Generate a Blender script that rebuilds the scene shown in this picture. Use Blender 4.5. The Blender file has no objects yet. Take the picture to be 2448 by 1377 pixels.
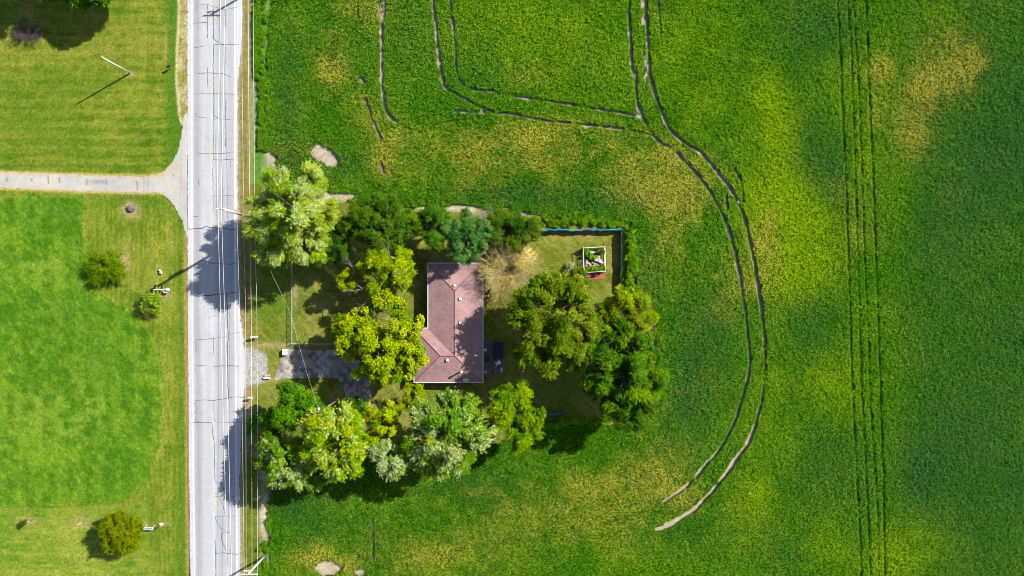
import bpy, math, random
import numpy as np
random.seed(7)
C = bpy.context.scene.collection
R = math.radians

# ------------------------------------------------------------------ camera, sky, sun, exposure
H = 123.3                      # flying height in metres; straight down
S = 14.0                       # photograph pixels per metre on the ground
CX, CY = 1224.0, 688.5
cam_d = bpy.data.cameras.new('camera'); cam = bpy.data.objects.new('camera', cam_d); C.objects.link(cam)
cam.location = (0, 0, H); cam.rotation_euler = (0, 0, 0)
cam_d.sensor_width = 36; cam_d.lens = 18 * H * S / CX
cam_d.clip_start = 1; cam_d.clip_end = 6000
bpy.context.scene.camera = cam

SUN_EL = 39.0
AZ = (0.865, 0.50)             # ground direction towards the sun (image right / up)
w = bpy.data.worlds.new("World"); bpy.context.scene.world = w; w.use_nodes = True
nt = w.node_tree; nt.nodes.clear()
sky = nt.nodes.new('ShaderNodeTexSky'); sky.sky_type = 'NISHITA'; sky.sun_disc = False
sky.sun_elevation = R(SUN_EL); sky.sun_rotation = math.atan2(AZ[0], AZ[1])
bg = nt.nodes.new('ShaderNodeBackground'); bg.inputs[1].default_value = 0.08
wo = nt.nodes.new('ShaderNodeOutputWorld')
nt.links.new(sky.outputs[0], bg.inputs[0]); nt.links.new(bg.outputs[0], wo.inputs[0])
sl = bpy.data.lights.new('sun', 'SUN'); sl.energy = 4.6; sl.angle = R(0.5); sl.color = (1, 0.955, 0.87)
so = bpy.data.objects.new('sun', sl); C.objects.link(so)
so.rotation_euler = (R(90 - SUN_EL), 0, math.atan2(AZ[0], -AZ[1]))
so.location = (60, 35, 80)
vs = bpy.context.scene.view_settings
vs.view_transform = 'Standard'; vs.look = 'None'; vs.gamma = 1; vs.exposure = 1.12
bpy.context.scene.cycles.max_bounces = 5; bpy.context.scene.cycles.diffuse_bounces = 1; bpy.context.scene.cycles.filter_width = 0.95
bpy.context.scene.cycles.transparent_max_bounces = 4
K = 2.2                        # how bright a horizontal sunlit white surface comes out

# ------------------------------------------------------------------ helpers
def P(px, py, h=0.0):
    k = (H - h) / H / S
    return ((px - CX) * k, (CY - py) * k)
def P3(px, py, h=0.0):
    x, y = P(px, py, h); return (x, y, h)
def lin1(c):
    c /= 255.0
    return c / 12.92 if c <= 0.04045 else ((c + 0.055) / 1.055) ** 2.4
def A(r, g, b, k=K):           # seen colour in sunlight -> albedo
    return np.array([lin1(r) / k, lin1(g) / k, lin1(b) / k])
def vnoise(x, y, sc, seed, octs=1, gain=0.5):
    """value noise in 0..1 at metre coordinates; sc = cell size"""
    out = np.zeros_like(x, dtype=np.float64); amp = 1.0; tot = 0
    for o in range(octs):
        r = np.random.RandomState(seed + o * 17); T = r.rand(256, 256)
        u = x / sc + 1000.3; v = y / sc + 1000.7
        i = np.floor(u).astype(int); j = np.floor(v).astype(int); fu = u - i; fv = v - j
        fu = fu * fu * (3 - 2 * fu); fv = fv * fv * (3 - 2 * fv)
        i0 = i % 256; i1 = (i + 1) % 256; j0 = j % 256; j1 = (j + 1) % 256
        out += amp * ((T[i0, j0] * (1 - fu) + T[i1, j0] * fu) * (1 - fv) + (T[i0, j1] * (1 - fu) + T[i1, j1] * fu) * fv)
        tot += amp; amp *= gain; sc = sc / 2
    return out / tot
def inpoly(px, py, poly):
    ins = np.zeros(px.shape, bool); n = len(poly)
    for k in range(n):
        x1, y1 = poly[k]; x2, y2 = poly[(k + 1) % n]
        if y1 == y2: continue
        c = ((y1 > py) != (y2 > py)) & (px < (x2 - x1) * (py - y1) / (y2 - y1) + x1)
        ins ^= c
    return ins
def blob(px, py, cx, cy, rx, ry, rot=0):
    a = R(rot); dx = px - cx; dy = py - cy
    u = (dx * math.cos(a) + dy * math.sin(a)) / rx; v = (-dx * math.sin(a) + dy * math.cos(a)) / ry
    return np.exp(-(u * u + v * v))
def sstep(a, b, x):
    t = np.clip((x - a) / (b - a), 0, 1); return t * t * (3 - 2 * t)
def mixc(c1, c2, t):
    return c1 * (1 - t[..., None]) + c2 * t[..., None]

def tagp(o, label=None, cat=None, group=None, kind=None):
    if label: o['label'] = label
    if cat: o['category'] = cat
    if group: o['group'] = group
    if kind: o['kind'] = kind
    return o
def thing(name, base, label, cat, group=None):
    o = bpy.data.objects.new(name, None); C.objects.link(o); o.location = base; o.empty_display_size = 0.3
    return tagp(o, label, cat, group)
WORLD = {}
def wpos(o):
    x = np.array(o.location, float)
    if o.parent: x = x + wpos(o.parent)
    return x
def mesh_np(name, V, F, mats, parent=None, col=None, smooth=False, midx=None, at=None):
    """V (n,3) world coordinates, F (m,4) or (m,3) or list of lists"""
    V = np.asarray(V, dtype=np.float64)
    org = wpos(parent) if parent is not None else (np.array(at, float) if at is not None else np.zeros(3))
    me = bpy.data.meshes.new(name)
    if isinstance(F, np.ndarray):
        m, k = F.shape
        me.vertices.add(len(V)); me.vertices.foreach_set('co', (V - org).astype(np.float32).ravel())
        me.loops.add(m * k); me.loops.foreach_set('vertex_index', F.astype(np.int32).ravel())
        me.polygons.add(m); me.polygons.foreach_set('loop_start', np.arange(0, m * k, k, dtype=np.int32))
        me.update(calc_edges=True)
    else:
        me.from_pydata([tuple(v) for v in (V - org)], [], F)
    for mt in (mats if isinstance(mats, (list, tuple)) else [mats]): me.materials.append(mt)
    if midx is not None: me.polygons.foreach_set('material_index', np.asarray(midx, dtype=np.int32))
    if smooth: me.polygons.foreach_set('use_smooth', np.ones(len(me.polygons), bool))
    if col is not None:
        at_ = me.color_attributes.new('Col', 'FLOAT_COLOR', 'POINT')
        c4 = np.ones((len(V), 4), np.float32); c4[:, :3] = col
        at_.data.foreach_set('color', c4.ravel())
    me.validate()
    o = bpy.data.objects.new(name, me); C.objects.link(o)
    if parent is not None: o.parent = parent
    elif at is not None: o.location = at
    return o

class MB:
    def __init__(s): s.v = []; s.f = []; s.m = []
    def add(s, vs, fs, mi=0):
        b = len(s.v); s.v += [tuple(v) for v in vs]; s.f += [[b + i for i in f] for f in fs]; s.m += [mi] * len(fs); return s
    def box(s, c, d, rz=0.0, mi=0, tilt=(0, 0), bev=0.0):
        hx, hy, hz = d[0] / 2, d[1] / 2, d[2] / 2
        pts = [(-hx, -hy, -hz), (hx, -hy, -hz), (hx, hy, -hz), (-hx, hy, -hz), (-hx, -hy, hz), (hx, -hy, hz), (hx, hy, hz), (-hx, hy, hz)]
        if bev:
            b = bev
            pts = [(-hx, -hy, -hz), (hx, -hy, -hz), (hx, hy, -hz), (-hx, hy, -hz), (-hx, -hy, hz - b), (hx, -hy, hz - b), (hx, hy, hz - b), (-hx, hy, hz - b),
                   (-hx + b, -hy + b, hz), (hx - b, -hy + b, hz), (hx - b, hy - b, hz), (-hx + b, hy - b, hz)]
            fs = [[3, 2, 1, 0], [0, 1, 5, 4], [1, 2, 6, 5], [2, 3, 7, 6], [3, 0, 4, 7], [4, 5, 9, 8], [5, 6, 10, 9], [6, 7, 11, 10], [7, 4, 8, 11], [8, 9, 10, 11]]
        else:
            fs = [[3, 2, 1, 0], [4, 5, 6, 7], [0, 1, 5, 4], [1, 2, 6, 5], [2, 3, 7, 6], [3, 0, 4, 7]]
        tx, ty = tilt; out = []
        for x, y, z in pts:
            y, z = y * math.cos(tx) - z * math.sin(tx), y * math.sin(tx) + z * math.cos(tx)
            x, z = x * math.cos(ty) + z * math.sin(ty), -x * math.sin(ty) + z * math.cos(ty)
            x, y = x * math.cos(rz) - y * math.sin(rz), x * math.sin(rz) + y * math.cos(rz)
            out.append((c[0] + x, c[1] + y, c[2] + z))
        return s.add(out, fs, mi)
    def tube(s, pts, rad, n=6, mi=0, cap=True):
        pts = [np.array(p, float) for p in pts]
        if not isinstance(rad, (list, tuple)): rad = [rad] * len(pts)
        vs = []; fs = []; up = np.array([0.31, 0.17, 0.93])
        for i, p in enumerate(pts):
            t = pts[min(i + 1, len(pts) - 1)] - pts[max(i - 1, 0)]; t = t / (np.linalg.norm(t) + 1e-9)
            a = np.cross(t, up)
            if np.linalg.norm(a) < .05: a = np.cross(t, (1, 0, 0))
            a /= np.linalg.norm(a); b = np.cross(t, a)
            for k in range(n):
                th = 2 * math.pi * k / n; vs.append(p + rad[i] * (a * math.cos(th) + b * math.sin(th)))
        for i in range(len(pts) - 1):
            for k in range(n):
                k2 = (k + 1) % n; fs.append([i * n + k, i * n + k2, (i + 1) * n + k2, (i + 1) * n + k])
        if cap: fs += [list(range(n))[::-1], list(range((len(pts) - 1) * n, len(pts) * n))]
        return s.add(vs, fs, mi)
    def lathe(s, c, prof, n=16, mi=0):
        vs = []; fs = []
        for r, z in prof:
            for k in range(n):
                th = 2 * math.pi * k / n; vs.append((c[0] + r * math.cos(th), c[1] + r * math.sin(th), c[2] + z))
        for i in range(len(prof) - 1):
            for k in range(n):
                k2 = (k + 1) % n; fs.append([i * n + k, i * n + k2, (i + 1) * n + k2, (i + 1) * n + k])
        fs += [list(range(n))[::-1], list(range((len(prof) - 1) * n, len(prof) * n))]
        return s.add(vs, fs, mi)
    def build(s, name, mats, parent=None, smooth=False, at=None):
        return mesh_np(name, np.array(s.v), s.f, mats, parent, smooth=smooth, midx=s.m, at=at)

# ------------------------------------------------------------------ materials
def new_mat(name):
    m = bpy.data.materials.new(name); m.use_nodes = True; n = m.node_tree; n.nodes.clear(); return m, n
def plain(name, col, rough=0.7, metal=0.0, nscale=6.0, namt=0.25, bump=0.0, spec=0.3):
    m, n = new_mat(name); N = n.nodes; L = n.links
    out = N.new('ShaderNodeOutputMaterial'); b = N.new('ShaderNodeBsdfPrincipled')
    b.inputs['Roughness'].default_value = rough; b.inputs['Metallic'].default_value = metal
    b.inputs['Specular IOR Level'].default_value = spec
    tc = N.new('ShaderNodeTexCoord'); no = N.new('ShaderNodeTexNoise'); no.inputs['Scale'].default_value = nscale; no.inputs['Detail'].default_value = 5
    L.new(tc.outputs['Object'], no.inputs['Vector'])
    mr = N.new('ShaderNodeMapRange'); mr.inputs[1].default_value = .25; mr.inputs[2].default_value = .75
    mr.inputs[3].default_value = 1 - namt; mr.inputs[4].default_value = 1 + namt
    L.new(no.outputs['Fac'], mr.inputs[0])
    mx = N.new('ShaderNodeVectorMath'); mx.operation = 'SCALE'; mx.inputs[0].default_value = tuple(col)
    L.new(mr.outputs[0], mx.inputs['Scale']); L.new(mx.outputs[0], b.inputs['Base Color'])
    if bump:
        bp = N.new('ShaderNodeBump'); bp.inputs['Strength'].default_value = 1; bp.inputs['Distance'].default_value = bump
        L.new(no.outputs['Fac'], bp.inputs['Height']); L.new(bp.outputs[0], b.inputs['Normal'])
    L.new(b.outputs[0], out.inputs[0]); return m
def vcol_ground(name, s1=2.2, a1=.25, s2=9.0, a2=.3, bump=0.03, rough=0.95):
    m, n = new_mat(name); N = n.nodes; L = n.links
    out = N.new('ShaderNodeOutputMaterial'); b = N.new('ShaderNodeBsdfPrincipled'); b.inputs['Roughness'].default_value = rough
    b.inputs['Specular IOR Level'].default_value = 0.15
    at = N.new('ShaderNodeAttribute'); at.attribute_name = 'Col'; tc = N.new('ShaderNodeTexCoord')
    prev = None; last = None
    for s_, a_ in ((s1, a1), (s2, a2)):
        no = N.new('ShaderNodeTexNoise'); no.inputs['Scale'].default_value = s_; no.inputs['Detail'].default_value = 3; no.inputs['Roughness'].default_value = .65
        L.new(tc.outputs['Object'], no.inputs['Vector'])
        mr = N.new('ShaderNodeMapRange'); mr.inputs[1].default_value = .3; mr.inputs[2].default_value = .7; mr.clamp = False
        mr.inputs[3].default_value = 1 - a_; mr.inputs[4].default_value = 1 + a_; L.new(no.outputs['Fac'], mr.inputs[0])
        sc = N.new('ShaderNodeVectorMath'); sc.operation = 'SCALE'
        L.new(prev.outputs[0] if prev else at.outputs['Color'], sc.inputs[0]); L.new(mr.outputs[0], sc.inputs['Scale']); prev = sc; last = no
    L.new(prev.outputs[0], b.inputs['Base Color'])
    if bump:
        bp = N.new('ShaderNodeBump'); bp.inputs['Strength'].default_value = 1; bp.inputs['Distance'].default_value = bump
        L.new(last.outputs['Fac'], bp.inputs['Height']); L.new(bp.outputs[0], b.inputs['Normal'])
    L.new(b.outputs[0], out.inputs[0]); return m
def leaf_mat(name, trans=0.28, gloss=0.06):
    m, n = new_mat(name); N = n.nodes; L = n.links
    out = N.new('ShaderNodeOutputMaterial'); at = N.new('ShaderNodeAttribute'); at.attribute_name = 'Col'
    d = N.new('ShaderNodeBsdfDiffuse'); t = N.new('ShaderNodeBsdfTranslucent'); g = N.new('ShaderNodeBsdfGlossy'); g.inputs['Roughness'].default_value = .45
    g.inputs['Color'].default_value = (.9, .95, .9, 1)
    hs = N.new('ShaderNodeHueSaturation'); hs.inputs['Saturation'].default_value = 1.1; hs.inputs['Value'].default_value = 1.15
    L.new(at.outputs['Color'], d.inputs['Color']); L.new(at.outputs['Color'], hs.inputs['Color']); L.new(hs.outputs[0], t.inputs['Color'])
    m1 = N.new('ShaderNodeMixShader'); m1.inputs[0].default_value = trans; L.new(d.outputs[0], m1.inputs[1]); L.new(t.outputs[0], m1.inputs[2])
    m2 = N.new('ShaderNodeMixShader'); m2.inputs[0].default_value = gloss; L.new(m1.outputs[0], m2.inputs[1]); L.new(g.outputs[0], m2.inputs[2])
    L.new(m2.outputs[0], out.inputs[0]); return m
M_LEAF = leaf_mat('leaf', .14, 0.0); M_CROP = leaf_mat('crop_leaf', .2, 0.0)
M_LAWN = vcol_ground('lawn_grass', 1.6, .16, 7.0, .34, .05)
M_SOIL = vcol_ground('field_soil_clods', 1.5, .2, 8, .3, .05)
M_ROAD = vcol_ground('worn_pavement', 1.2, .05, 14, .07, .004, .85)
M_BARK = plain('bark', (.14, .11, .085), .9, nscale=9, namt=.35, bump=.02)
M_DEAD = plain('dead_wood', (.27, .235, .18), .9, nscale=9, namt=.3)
M_WHITE = plain('white_paint', (.47, .47, .46), .5, nscale=5, namt=.08)
M_TAR = plain('crack_tar', (.07, .07, .08), .8)
M_LINE = plain('white_line_paint', (.5, .5, .5), .7, nscale=3, namt=.07)
M_YEL = plain('yellow_line_paint', (.45, .34, .1), .7, nscale=3, namt=.2)
M_BLACK = plain('black_plastic', (.02, .02, .022), .45)
M_STEEL = plain('galvanised_steel', (.3, .305, .31), .5, .2, namt=.1)
M_WIRE = plain('aluminium_wire', (.6, .6, .58), .45, .0, namt=.05)
M_GREY = plain('grey_metal', (.3, .32, .36), .5, .2)
M_WOOD = plain('weathered_pole_wood', (.34, .15, .075), .85, nscale=4, namt=.45)
M_WOODPALE = plain('bleached_pole_wood', (.55, .46, .36), .85, nscale=4, namt=.25)
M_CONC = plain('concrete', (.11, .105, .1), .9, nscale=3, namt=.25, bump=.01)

# ------------------------------------------------------------------ generic ragged sheet of ground
def sheet(name, bbox, res, inside, colf, zf, mat, kind='structure'):
    x0, y0, x1, y1 = bbox                                   # photo px
    X0, Y1 = P(x0, y0); X1, Y0 = P(x1, y1)
    nx = int((X1 - X0) / res) + 1; ny = int((Y1 - Y0) / res) + 1
    gx, gy = np.meshgrid(np.linspace(X0, X1, nx), np.linspace(Y0, Y1, ny), indexing='ij')
    r = np.random.RandomState(len(name) * 13 + nx)
    jx = gx + (r.rand(nx, ny) - .5) * res * .6; jy = gy + (r.rand(nx, ny) - .5) * res * .6
    px = CX + jx * S; py = CY - jy * S
    V = np.stack([jx, jy, zf(px, py, jx, jy)], -1).reshape(-1, 3)
    col = colf(px, py, jx, jy).reshape(-1, 3)
    idx = np.arange(nx * ny).reshape(nx, ny)
    F = np.stack([idx[:-1, :-1], idx[1:, :-1], idx[1:, 1:], idx[:-1, 1:]], -1).reshape(-1, 4)
    if inside is not None:
        ok = inside(px, py, jx, jy).reshape(-1); F = F[ok[F].all(1)]
        used = np.unique(F); remap = -np.ones(len(V), int); remap[used] = np.arange(len(used))
        V = V[used]; col = col[used]; F = remap[F]
    o = mesh_np(name, V, F, mat, col=np.clip(col, .001, .9))
    tagp(o, kind=kind); return o

# ------------------------------------------------------------------ lines of the place, in photograph pixels
EDGE_L = [(447, -200), (447.5, 320), (448, 700), (449.5, 900), (451, 1100), (454, 1377), (456, 1600)]
EDGE_R = [(581, -200), (580.5, 60), (578, 120), (573.5, 165), (570.5, 200), (570, 480), (571, 600), (573, 690), (576, 760), (583, 800), (588, 850), (587, 930), (583, 965), (580, 1010), (577, 1080), (574.5, 1150), (575.5, 1250), (576.5, 1377), (577, 1600)]
def xat(line, y):
    ys = np.array([p[1] for p in line]); xs = np.array([p[0] for p in line]); return np.interp(y, ys, xs)
DRIVE_W = [(-500, 405), (-60, 409), (100, 412), (200, 417), (345, 421), (375, 417), (395, 405), (412, 385), (425, 360), (432, 330), (436, 300), (440, 270), (452, 270), (452, 580), (447, 572), (443, 560), (435, 530), (425, 510), (410, 485), (395, 470), (380, 463), (345, 462), (200, 459), (100, 456), (-60, 448), (-500, 440)]
DRIVE_E = [(655, 908), (664, 872), (684, 834), (815, 832), (835, 842), (865, 868), (885, 905), (890, 958), (828, 955), (816, 925), (805, 904), (700, 906)]
YARD = [(560, 395), (655, 400), (700, 430), (800, 466), (840, 478), (1000, 494), (1050, 500), (1100, 492), (1180, 505), (1290, 521), (1400, 529), (1512, 535), (1524, 700), (1552, 722), (1566, 780), (1574, 870), (1566, 960), (1520, 1012), (1455, 1018), (1400, 1004), (1330, 1002), (1180, 1058), (960, 1088), (700, 1108), (648, 1112), (560, 1112)]
FIELD_EDGE = [(654, -200), (653, 0), (645, 60), (644, 130), (640, 250), (646, 320), (656, 380), (700, 430), (700, 1105), (650, 1118), (648, 1200), (646, 1290), (652, 1377), (652, 1600)]
OLDGRASS = [(-500, 470), (195, 472), (200, 500), (199, 640), (225, 690), (290, 730), (340, 770), (372, 825), (384, 900), (384, 1060), (371, 1115), (335, 1175), (270, 1206), (120, 1212), (-500, 1216)]

# ------------------------------------------------------------------ ground far around
gm, gn = new_mat('distant_field')
_o = gn.nodes.new('ShaderNodeOutputMaterial'); _b = gn.nodes.new('ShaderNodeBsdfPrincipled'); _b.inputs['Roughness'].default_value = 1
_tc = gn.nodes.new('ShaderNodeTexCoord'); _n = gn.nodes.new('ShaderNodeTexNoise'); _n.inputs['Scale'].default_value = .03; _n.inputs['Detail'].default_value = 8
_r = gn.nodes.new('ShaderNodeValToRGB'); _r.color_ramp.elements[0].color = (.03, .08, .01, 1); _r.color_ramp.elements[1].color = (.1, .15, .02, 1)
gn.links.new(_tc.outputs['Object'], _n.inputs['Vector']); gn.links.new(_n.outputs[0], _r.inputs[0]); gn.links.new(_r.outputs[0], _b.inputs['Base Color']); gn.links.new(_b.outputs[0], _o.inputs[0])
o = mesh_np('ground', [(-2500, -2500, -.25), (2500, -2500, -.25), (2500, 2500, -.25), (-2500, 2500, -.25)], [[0, 1, 2, 3]], gm); tagp(o, kind='structure')

# ------------------------------------------------------------------ west lawn
def lawn_z(px, py, x, y):
    base = .012 + .05 * vnoise(x, y, .28, 41) * vnoise(x, y, .9, 42) + .03 * np.random.RandomState(5).rand(*x.shape)
    tall = inpoly(px, py, OLDGRASS) * (.10 * vnoise(x, y, .5, 43, 2) + .07 * np.random.RandomState(15).rand(*x.shape))
    return base + tall
def west_col(px, py, x, y):
    n1 = vnoise(x, y, 5, 1, 3); n2 = vnoise(x, y, 1.2, 2, 2); n3 = vnoise(x * .25, y * 1.0, .5, 3, 2); n4 = vnoise(x, y * .25, .5, 4, 2)
    g_mid = A(124, 152, 34); g_yel = A(166, 172, 72); g_grn = A(84, 142, 30); tan = A(196, 176, 118)
    c = mixc(g_mid, g_yel, np.clip(.25 + 1.1 * (n1 - .5) + 1.1 * (n2 - .5), 0, 1))
    up = py < 435
    st = .5 + .5 * np.sin(py / 29.0 * 2 * math.pi + 2.5 * (n1 - .5)) 
    st = st * .36 + n3 * .72 + .16 * np.sin(py / 12.6 * 2 * math.pi + 3 * n1) * vnoise(x, y, 2.5, 44)
    c_up = mixc(A(88, 128, 20), A(158, 164, 66), np.clip(st * .95 + .8 * (n1 - .5) + .5 * (n2 - .5), 0, 1))
    c_up = mixc(c_up, A(165, 162, 76), .75 * np.clip(blob(px, py, 120, 115, 190, 38) + .8 * blob(px, py, 330, 105, 110, 45) + .6 * blob(px, py, 215, 40, 60, 25), 0, 1) * np.clip(.3 + 1.4 * (n2 - .2), 0, 1))
    c_up = mixc(c_up, A(80, 135, 28), .7 * sstep(385, 408, px))
    c_up = mixc(c_up, A(92, 132, 24), .5 * np.clip(blob(px, py, 150, 200, 130, 50) + blob(px, py, 60, 300, 120, 60) + blob(px, py, 150, 350, 60, 40), 0, 1))
    c = np.where(up[..., None], c_up, c)
    # mown strip in the lower half: stripes that follow the road
    sx = .5 + .5 * np.sin((px + 6 * np.sin(py / 130.0) + 5 * (n2 - .5)) / 11.5 * 2 * math.pi); 
    low = py >= 435
    c_lo = mixc(A(104, 138, 26), A(168, 170, 76), np.clip(.2 * sx + n4 * .75 + .9 * (n1 - .5) + .5 * (n2 - .5), 0, 1))
    c_lo = mixc(c_lo, A(92, 134, 30), np.clip(blob(px, py, 330, 480, 110, 20) + sstep(405, 432, px) * (py > 500) * .75, 0, 1) * .8)
    c = np.where(low[..., None], c_lo, c)
    # tall rich grass
    old = inpoly(px + 16 * (vnoise(x, y, 2.2, 8, 2) - .5) + 9 * (vnoise(x, y, .5, 18) - .5), py + 16 * (vnoise(x, y, 2.2, 9, 2) - .5) + 9 * (vnoise(x, y, .5, 19) - .5), OLDGRASS)
    n5 = vnoise((x + y) * .7, (x - y) * .25, .5, 45, 3); c_old = mixc(A(82, 134, 14), A(132, 168, 42), np.clip(.42 + 1.0 * (n1 - .5) + 1.0 * (n2 - .5) + 1.1 * (n5 - .5) + .14 * np.sin(px / 46 * 6.283 + 2 * n1), 0, 1))
    c_old = mixc(c_old, A(88, 136, 58), .45 * np.clip(blob(px, py, 175, 740, 50, 40) + blob(px, py, 150, 500, 70, 40) + blob(px, py, 250, 850, 60, 60) * .7, 0, 1) * (n2 > .42))
    c_old = mixc(c_old, A(150, 176, 70), .45 * np.clip(blob(px, py, 120, 640, 130, 30) + blob(px, py, 100, 1000, 120, 60) + blob(px, py, 190, 960, 60, 100), 0, 1) * sstep(.35, .6, n2))
    c = np.where(old[..., None], c_old, c)
    bot = sstep(1195, 1235, py)
    c_b = mixc(A(104, 148, 30), A(166, 176, 78), np.clip(.5 + 1.3 * (n1 - .5) + 1.0 * (n3 - .5), 0, 1))
    c = mixc(c, c_b, bot * (1 - sstep(350, 380, px)))
    # bare and dry spots
    d = np.zeros_like(px)
    for (cx, cy, rx, ry, a) in ((313, 502, 22, 20, 1), (300, 632, 12, 34, .95), (312, 176, 8, 7, .9), (72, 1248, 26, 12, .5), (195, 1250, 28, 14, .55), (390, 1252, 14, 8, .5), (345, 1255, 8, 10, .7),
                                (400, 706, 14, 10, .6), (64, 28, 16, 16, .55), (215, 40, 22, 22, .35), (323, 684, 10, 7, .4), (397, 110, 3, 40, .5), (384, 655, 9, 9, .4)):
        d = np.maximum(d, a * blob(px, py, cx, cy, rx, ry))
    c = mixc(c, A(206, 176, 132), np.clip(d * (.55 + .9 * n2), 0, 1))
    # gravel shoulder beside the road
    e = xat(EDGE_L, py) - px
    wv = 2.5 * (n2 - .5) * 2
    c = mixc(c, A(186, 164, 112), (1 - sstep(5, 12, e + wv)) * .85)
    top = py < 300
    sh = xat([(425, -200), (426, 30), (421, 130), (420, 200), (427, 270), (434, 300), (447, 320), (447, 1600)], py) + 2 * (n2 - .5)
    c = mixc(c, mixc(A(176, 160, 96), A(205, 198, 180), sstep(.3, .7, n2) * .9), top * sstep(-2, 2, px - sh))
    c = mixc(c, A(232, 222, 200), top * np.exp(-((px - sh - 2) / 3.0) ** 2) * .85)
    # sandy rim of the drive
    for ln, yy in (('t', 0), ('b', 1)):
        yl = np.interp(px, [-500, 0, 200, 350, 380], [405, 410, 417, 421, 416]) if ln == 't' else np.interp(px, [-500, 0, 200, 350, 380], [440, 451, 459, 463, 464])
        dd = (yl - py) if ln == 't' else (py - yl)
        c = mixc(c, A(222, 204, 150), np.clip(np.exp(-((dd - 0) / 3.2) ** 2), 0, 1) * (px < 385) * .8)
    c = c * np.where(old[..., None], np.array([.96, 1.0, .6]), np.array([1.0, 1.02, .62])) ** (1 - np.clip(d, 0, 1))[..., None]
    c = c * (0.70 + .60 * np.random.RandomState(3).rand(*px.shape))[..., None]
    return c
sheet('lawn', (-330, -210, 453, 1590), .16, None, west_col, lawn_z, M_LAWN)

# ------------------------------------------------------------------ yard lawn and the verge east of the road
def yard_in(px, py, x, y):
    wob = 5 * (vnoise(x, y, 1.3, 20, 2) - .5)
    verge = (px > 566) & (px < xat(FIELD_EDGE, py) + 6 + wob)
    return (inpoly(1075 + (px - 1075) / 1.03, 760 + (py - 760) / 1.045, YARD) | verge)
def yard_col(px, py, x, y):
    n1 = vnoise(x, y, 4, 11, 3); n2 = vnoise(x, y, .9, 12, 2); n3 = vnoise((x + y) * .8, (x - y) * .18, .45, 13, 2)
    c = mixc(A(112, 132, 26), A(170, 164, 74), np.clip(.4 + 1.5 * (n1 - .5) + .9 * (n3 - .5) + .5 * (n2 - .5), 0, 1))
    c = mixc(c, A(104, 140, 30), .6 * sstep(.5, .75, vnoise(x, y, 6, 14, 2)))
    c = mixc(c, A(196, 160, 92), .6 * np.clip(blob(px, py, 1420, 560, 100, 14) + blob(px, py, 1460, 640, 14, 40) + blob(px, py, 1260, 640, 60, 50) * .6, 0, 1) * sstep(.35, .6, n2))
    c = mixc(c, A(198, 178, 120), np.clip(blob(px, py, 660, 826, 70, 8) + blob(px, py, 640, 905, 22, 8) + blob(px, py, 706, 700, 7, 30) + blob(px, py, 770, 730, 30, 20) * .5, 0, 1) * .7)
    # verge
    v = 1 - sstep(598, 612, px + 8 * (n2 - .5)); up = py < 440; dn = py > 1090
    cv = mixc(A(150, 132, 66), A(176, 158, 96), n2)
    c = mixc(c, cv, v * .8)
    cw = mixc(A(76, 140, 26), A(128, 172, 52), np.clip(n2 * 1.3 - .1, 0, 1))
    cw = mixc(cw, A(158, 166, 118), sstep(.45, .62, n1) * .85)
    cw = mixc(cw, A(168, 160, 104), (1 - sstep(600, 610, px + 5 * (n2 - .5))) * .8)
    c = np.where((up & (px > 592))[..., None], cw, c)
    cd = mixc(A(96, 118, 18), A(140, 150, 40), n2); c = np.where((dn & (px > 585))[..., None], cd, c)
    dirt = np.zeros_like(px)
    for (cx, cy, rx, ry, a) in ((633, 1235, 12, 62, 1), (641, 1338, 14, 12, 1), (633, 1120, 12, 40, .8), (1558, 785, 12, 44, .55), (790, 470, 60, 12, .9), (1010, 498, 18, 7, 1), (1110, 499, 50, 9, 1),
                                (1250, 512, 50, 6, .8), (655, 372, 20, 26, .7), (596, 1000, 10, 60, .4), (600, 880, 18, 40, .35)):
        dirt = np.maximum(dirt, a * blob(px, py, cx, cy, rx, ry))
    c = mixc(c, A(238, 218, 190), np.clip(dirt * (.6 + .8 * n2), 0, 1))
    c = mixc(c, A(206, 196, 170), np.exp(-((px - xat(EDGE_R, py)) / 4.0) ** 2) * .5)
    # ash-grey washed gravel mouth of the house drive
    mouth = sstep(.5, .8, blob(px, py, 596, 878, 62, 52) * 1.35) * (px < 640)
    c = mixc(c, A(206, 204, 200), mouth * .85)
    return c * (0.76 + .48 * np.random.RandomState(4).rand(*px.shape))[..., None]
sheet('yard', (562, -210, 1620, 1590), .17, yard_in, yard_col, lawn_z, M_LAWN)

# ------------------------------------------------------------------ bare soil under the crop
def soil_col(px, py, x, y):
    n2 = vnoise(x, y, .7, 31, 2)
    c = mixc(A(196, 176, 148), A(240, 222, 198), n2)
    return c
sheet('field_soil', (620, -330, 2900, 1720), 1.0, None, soil_col, lambda px, py, x, y: -.03 + 0 * x, M_SOIL)

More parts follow.
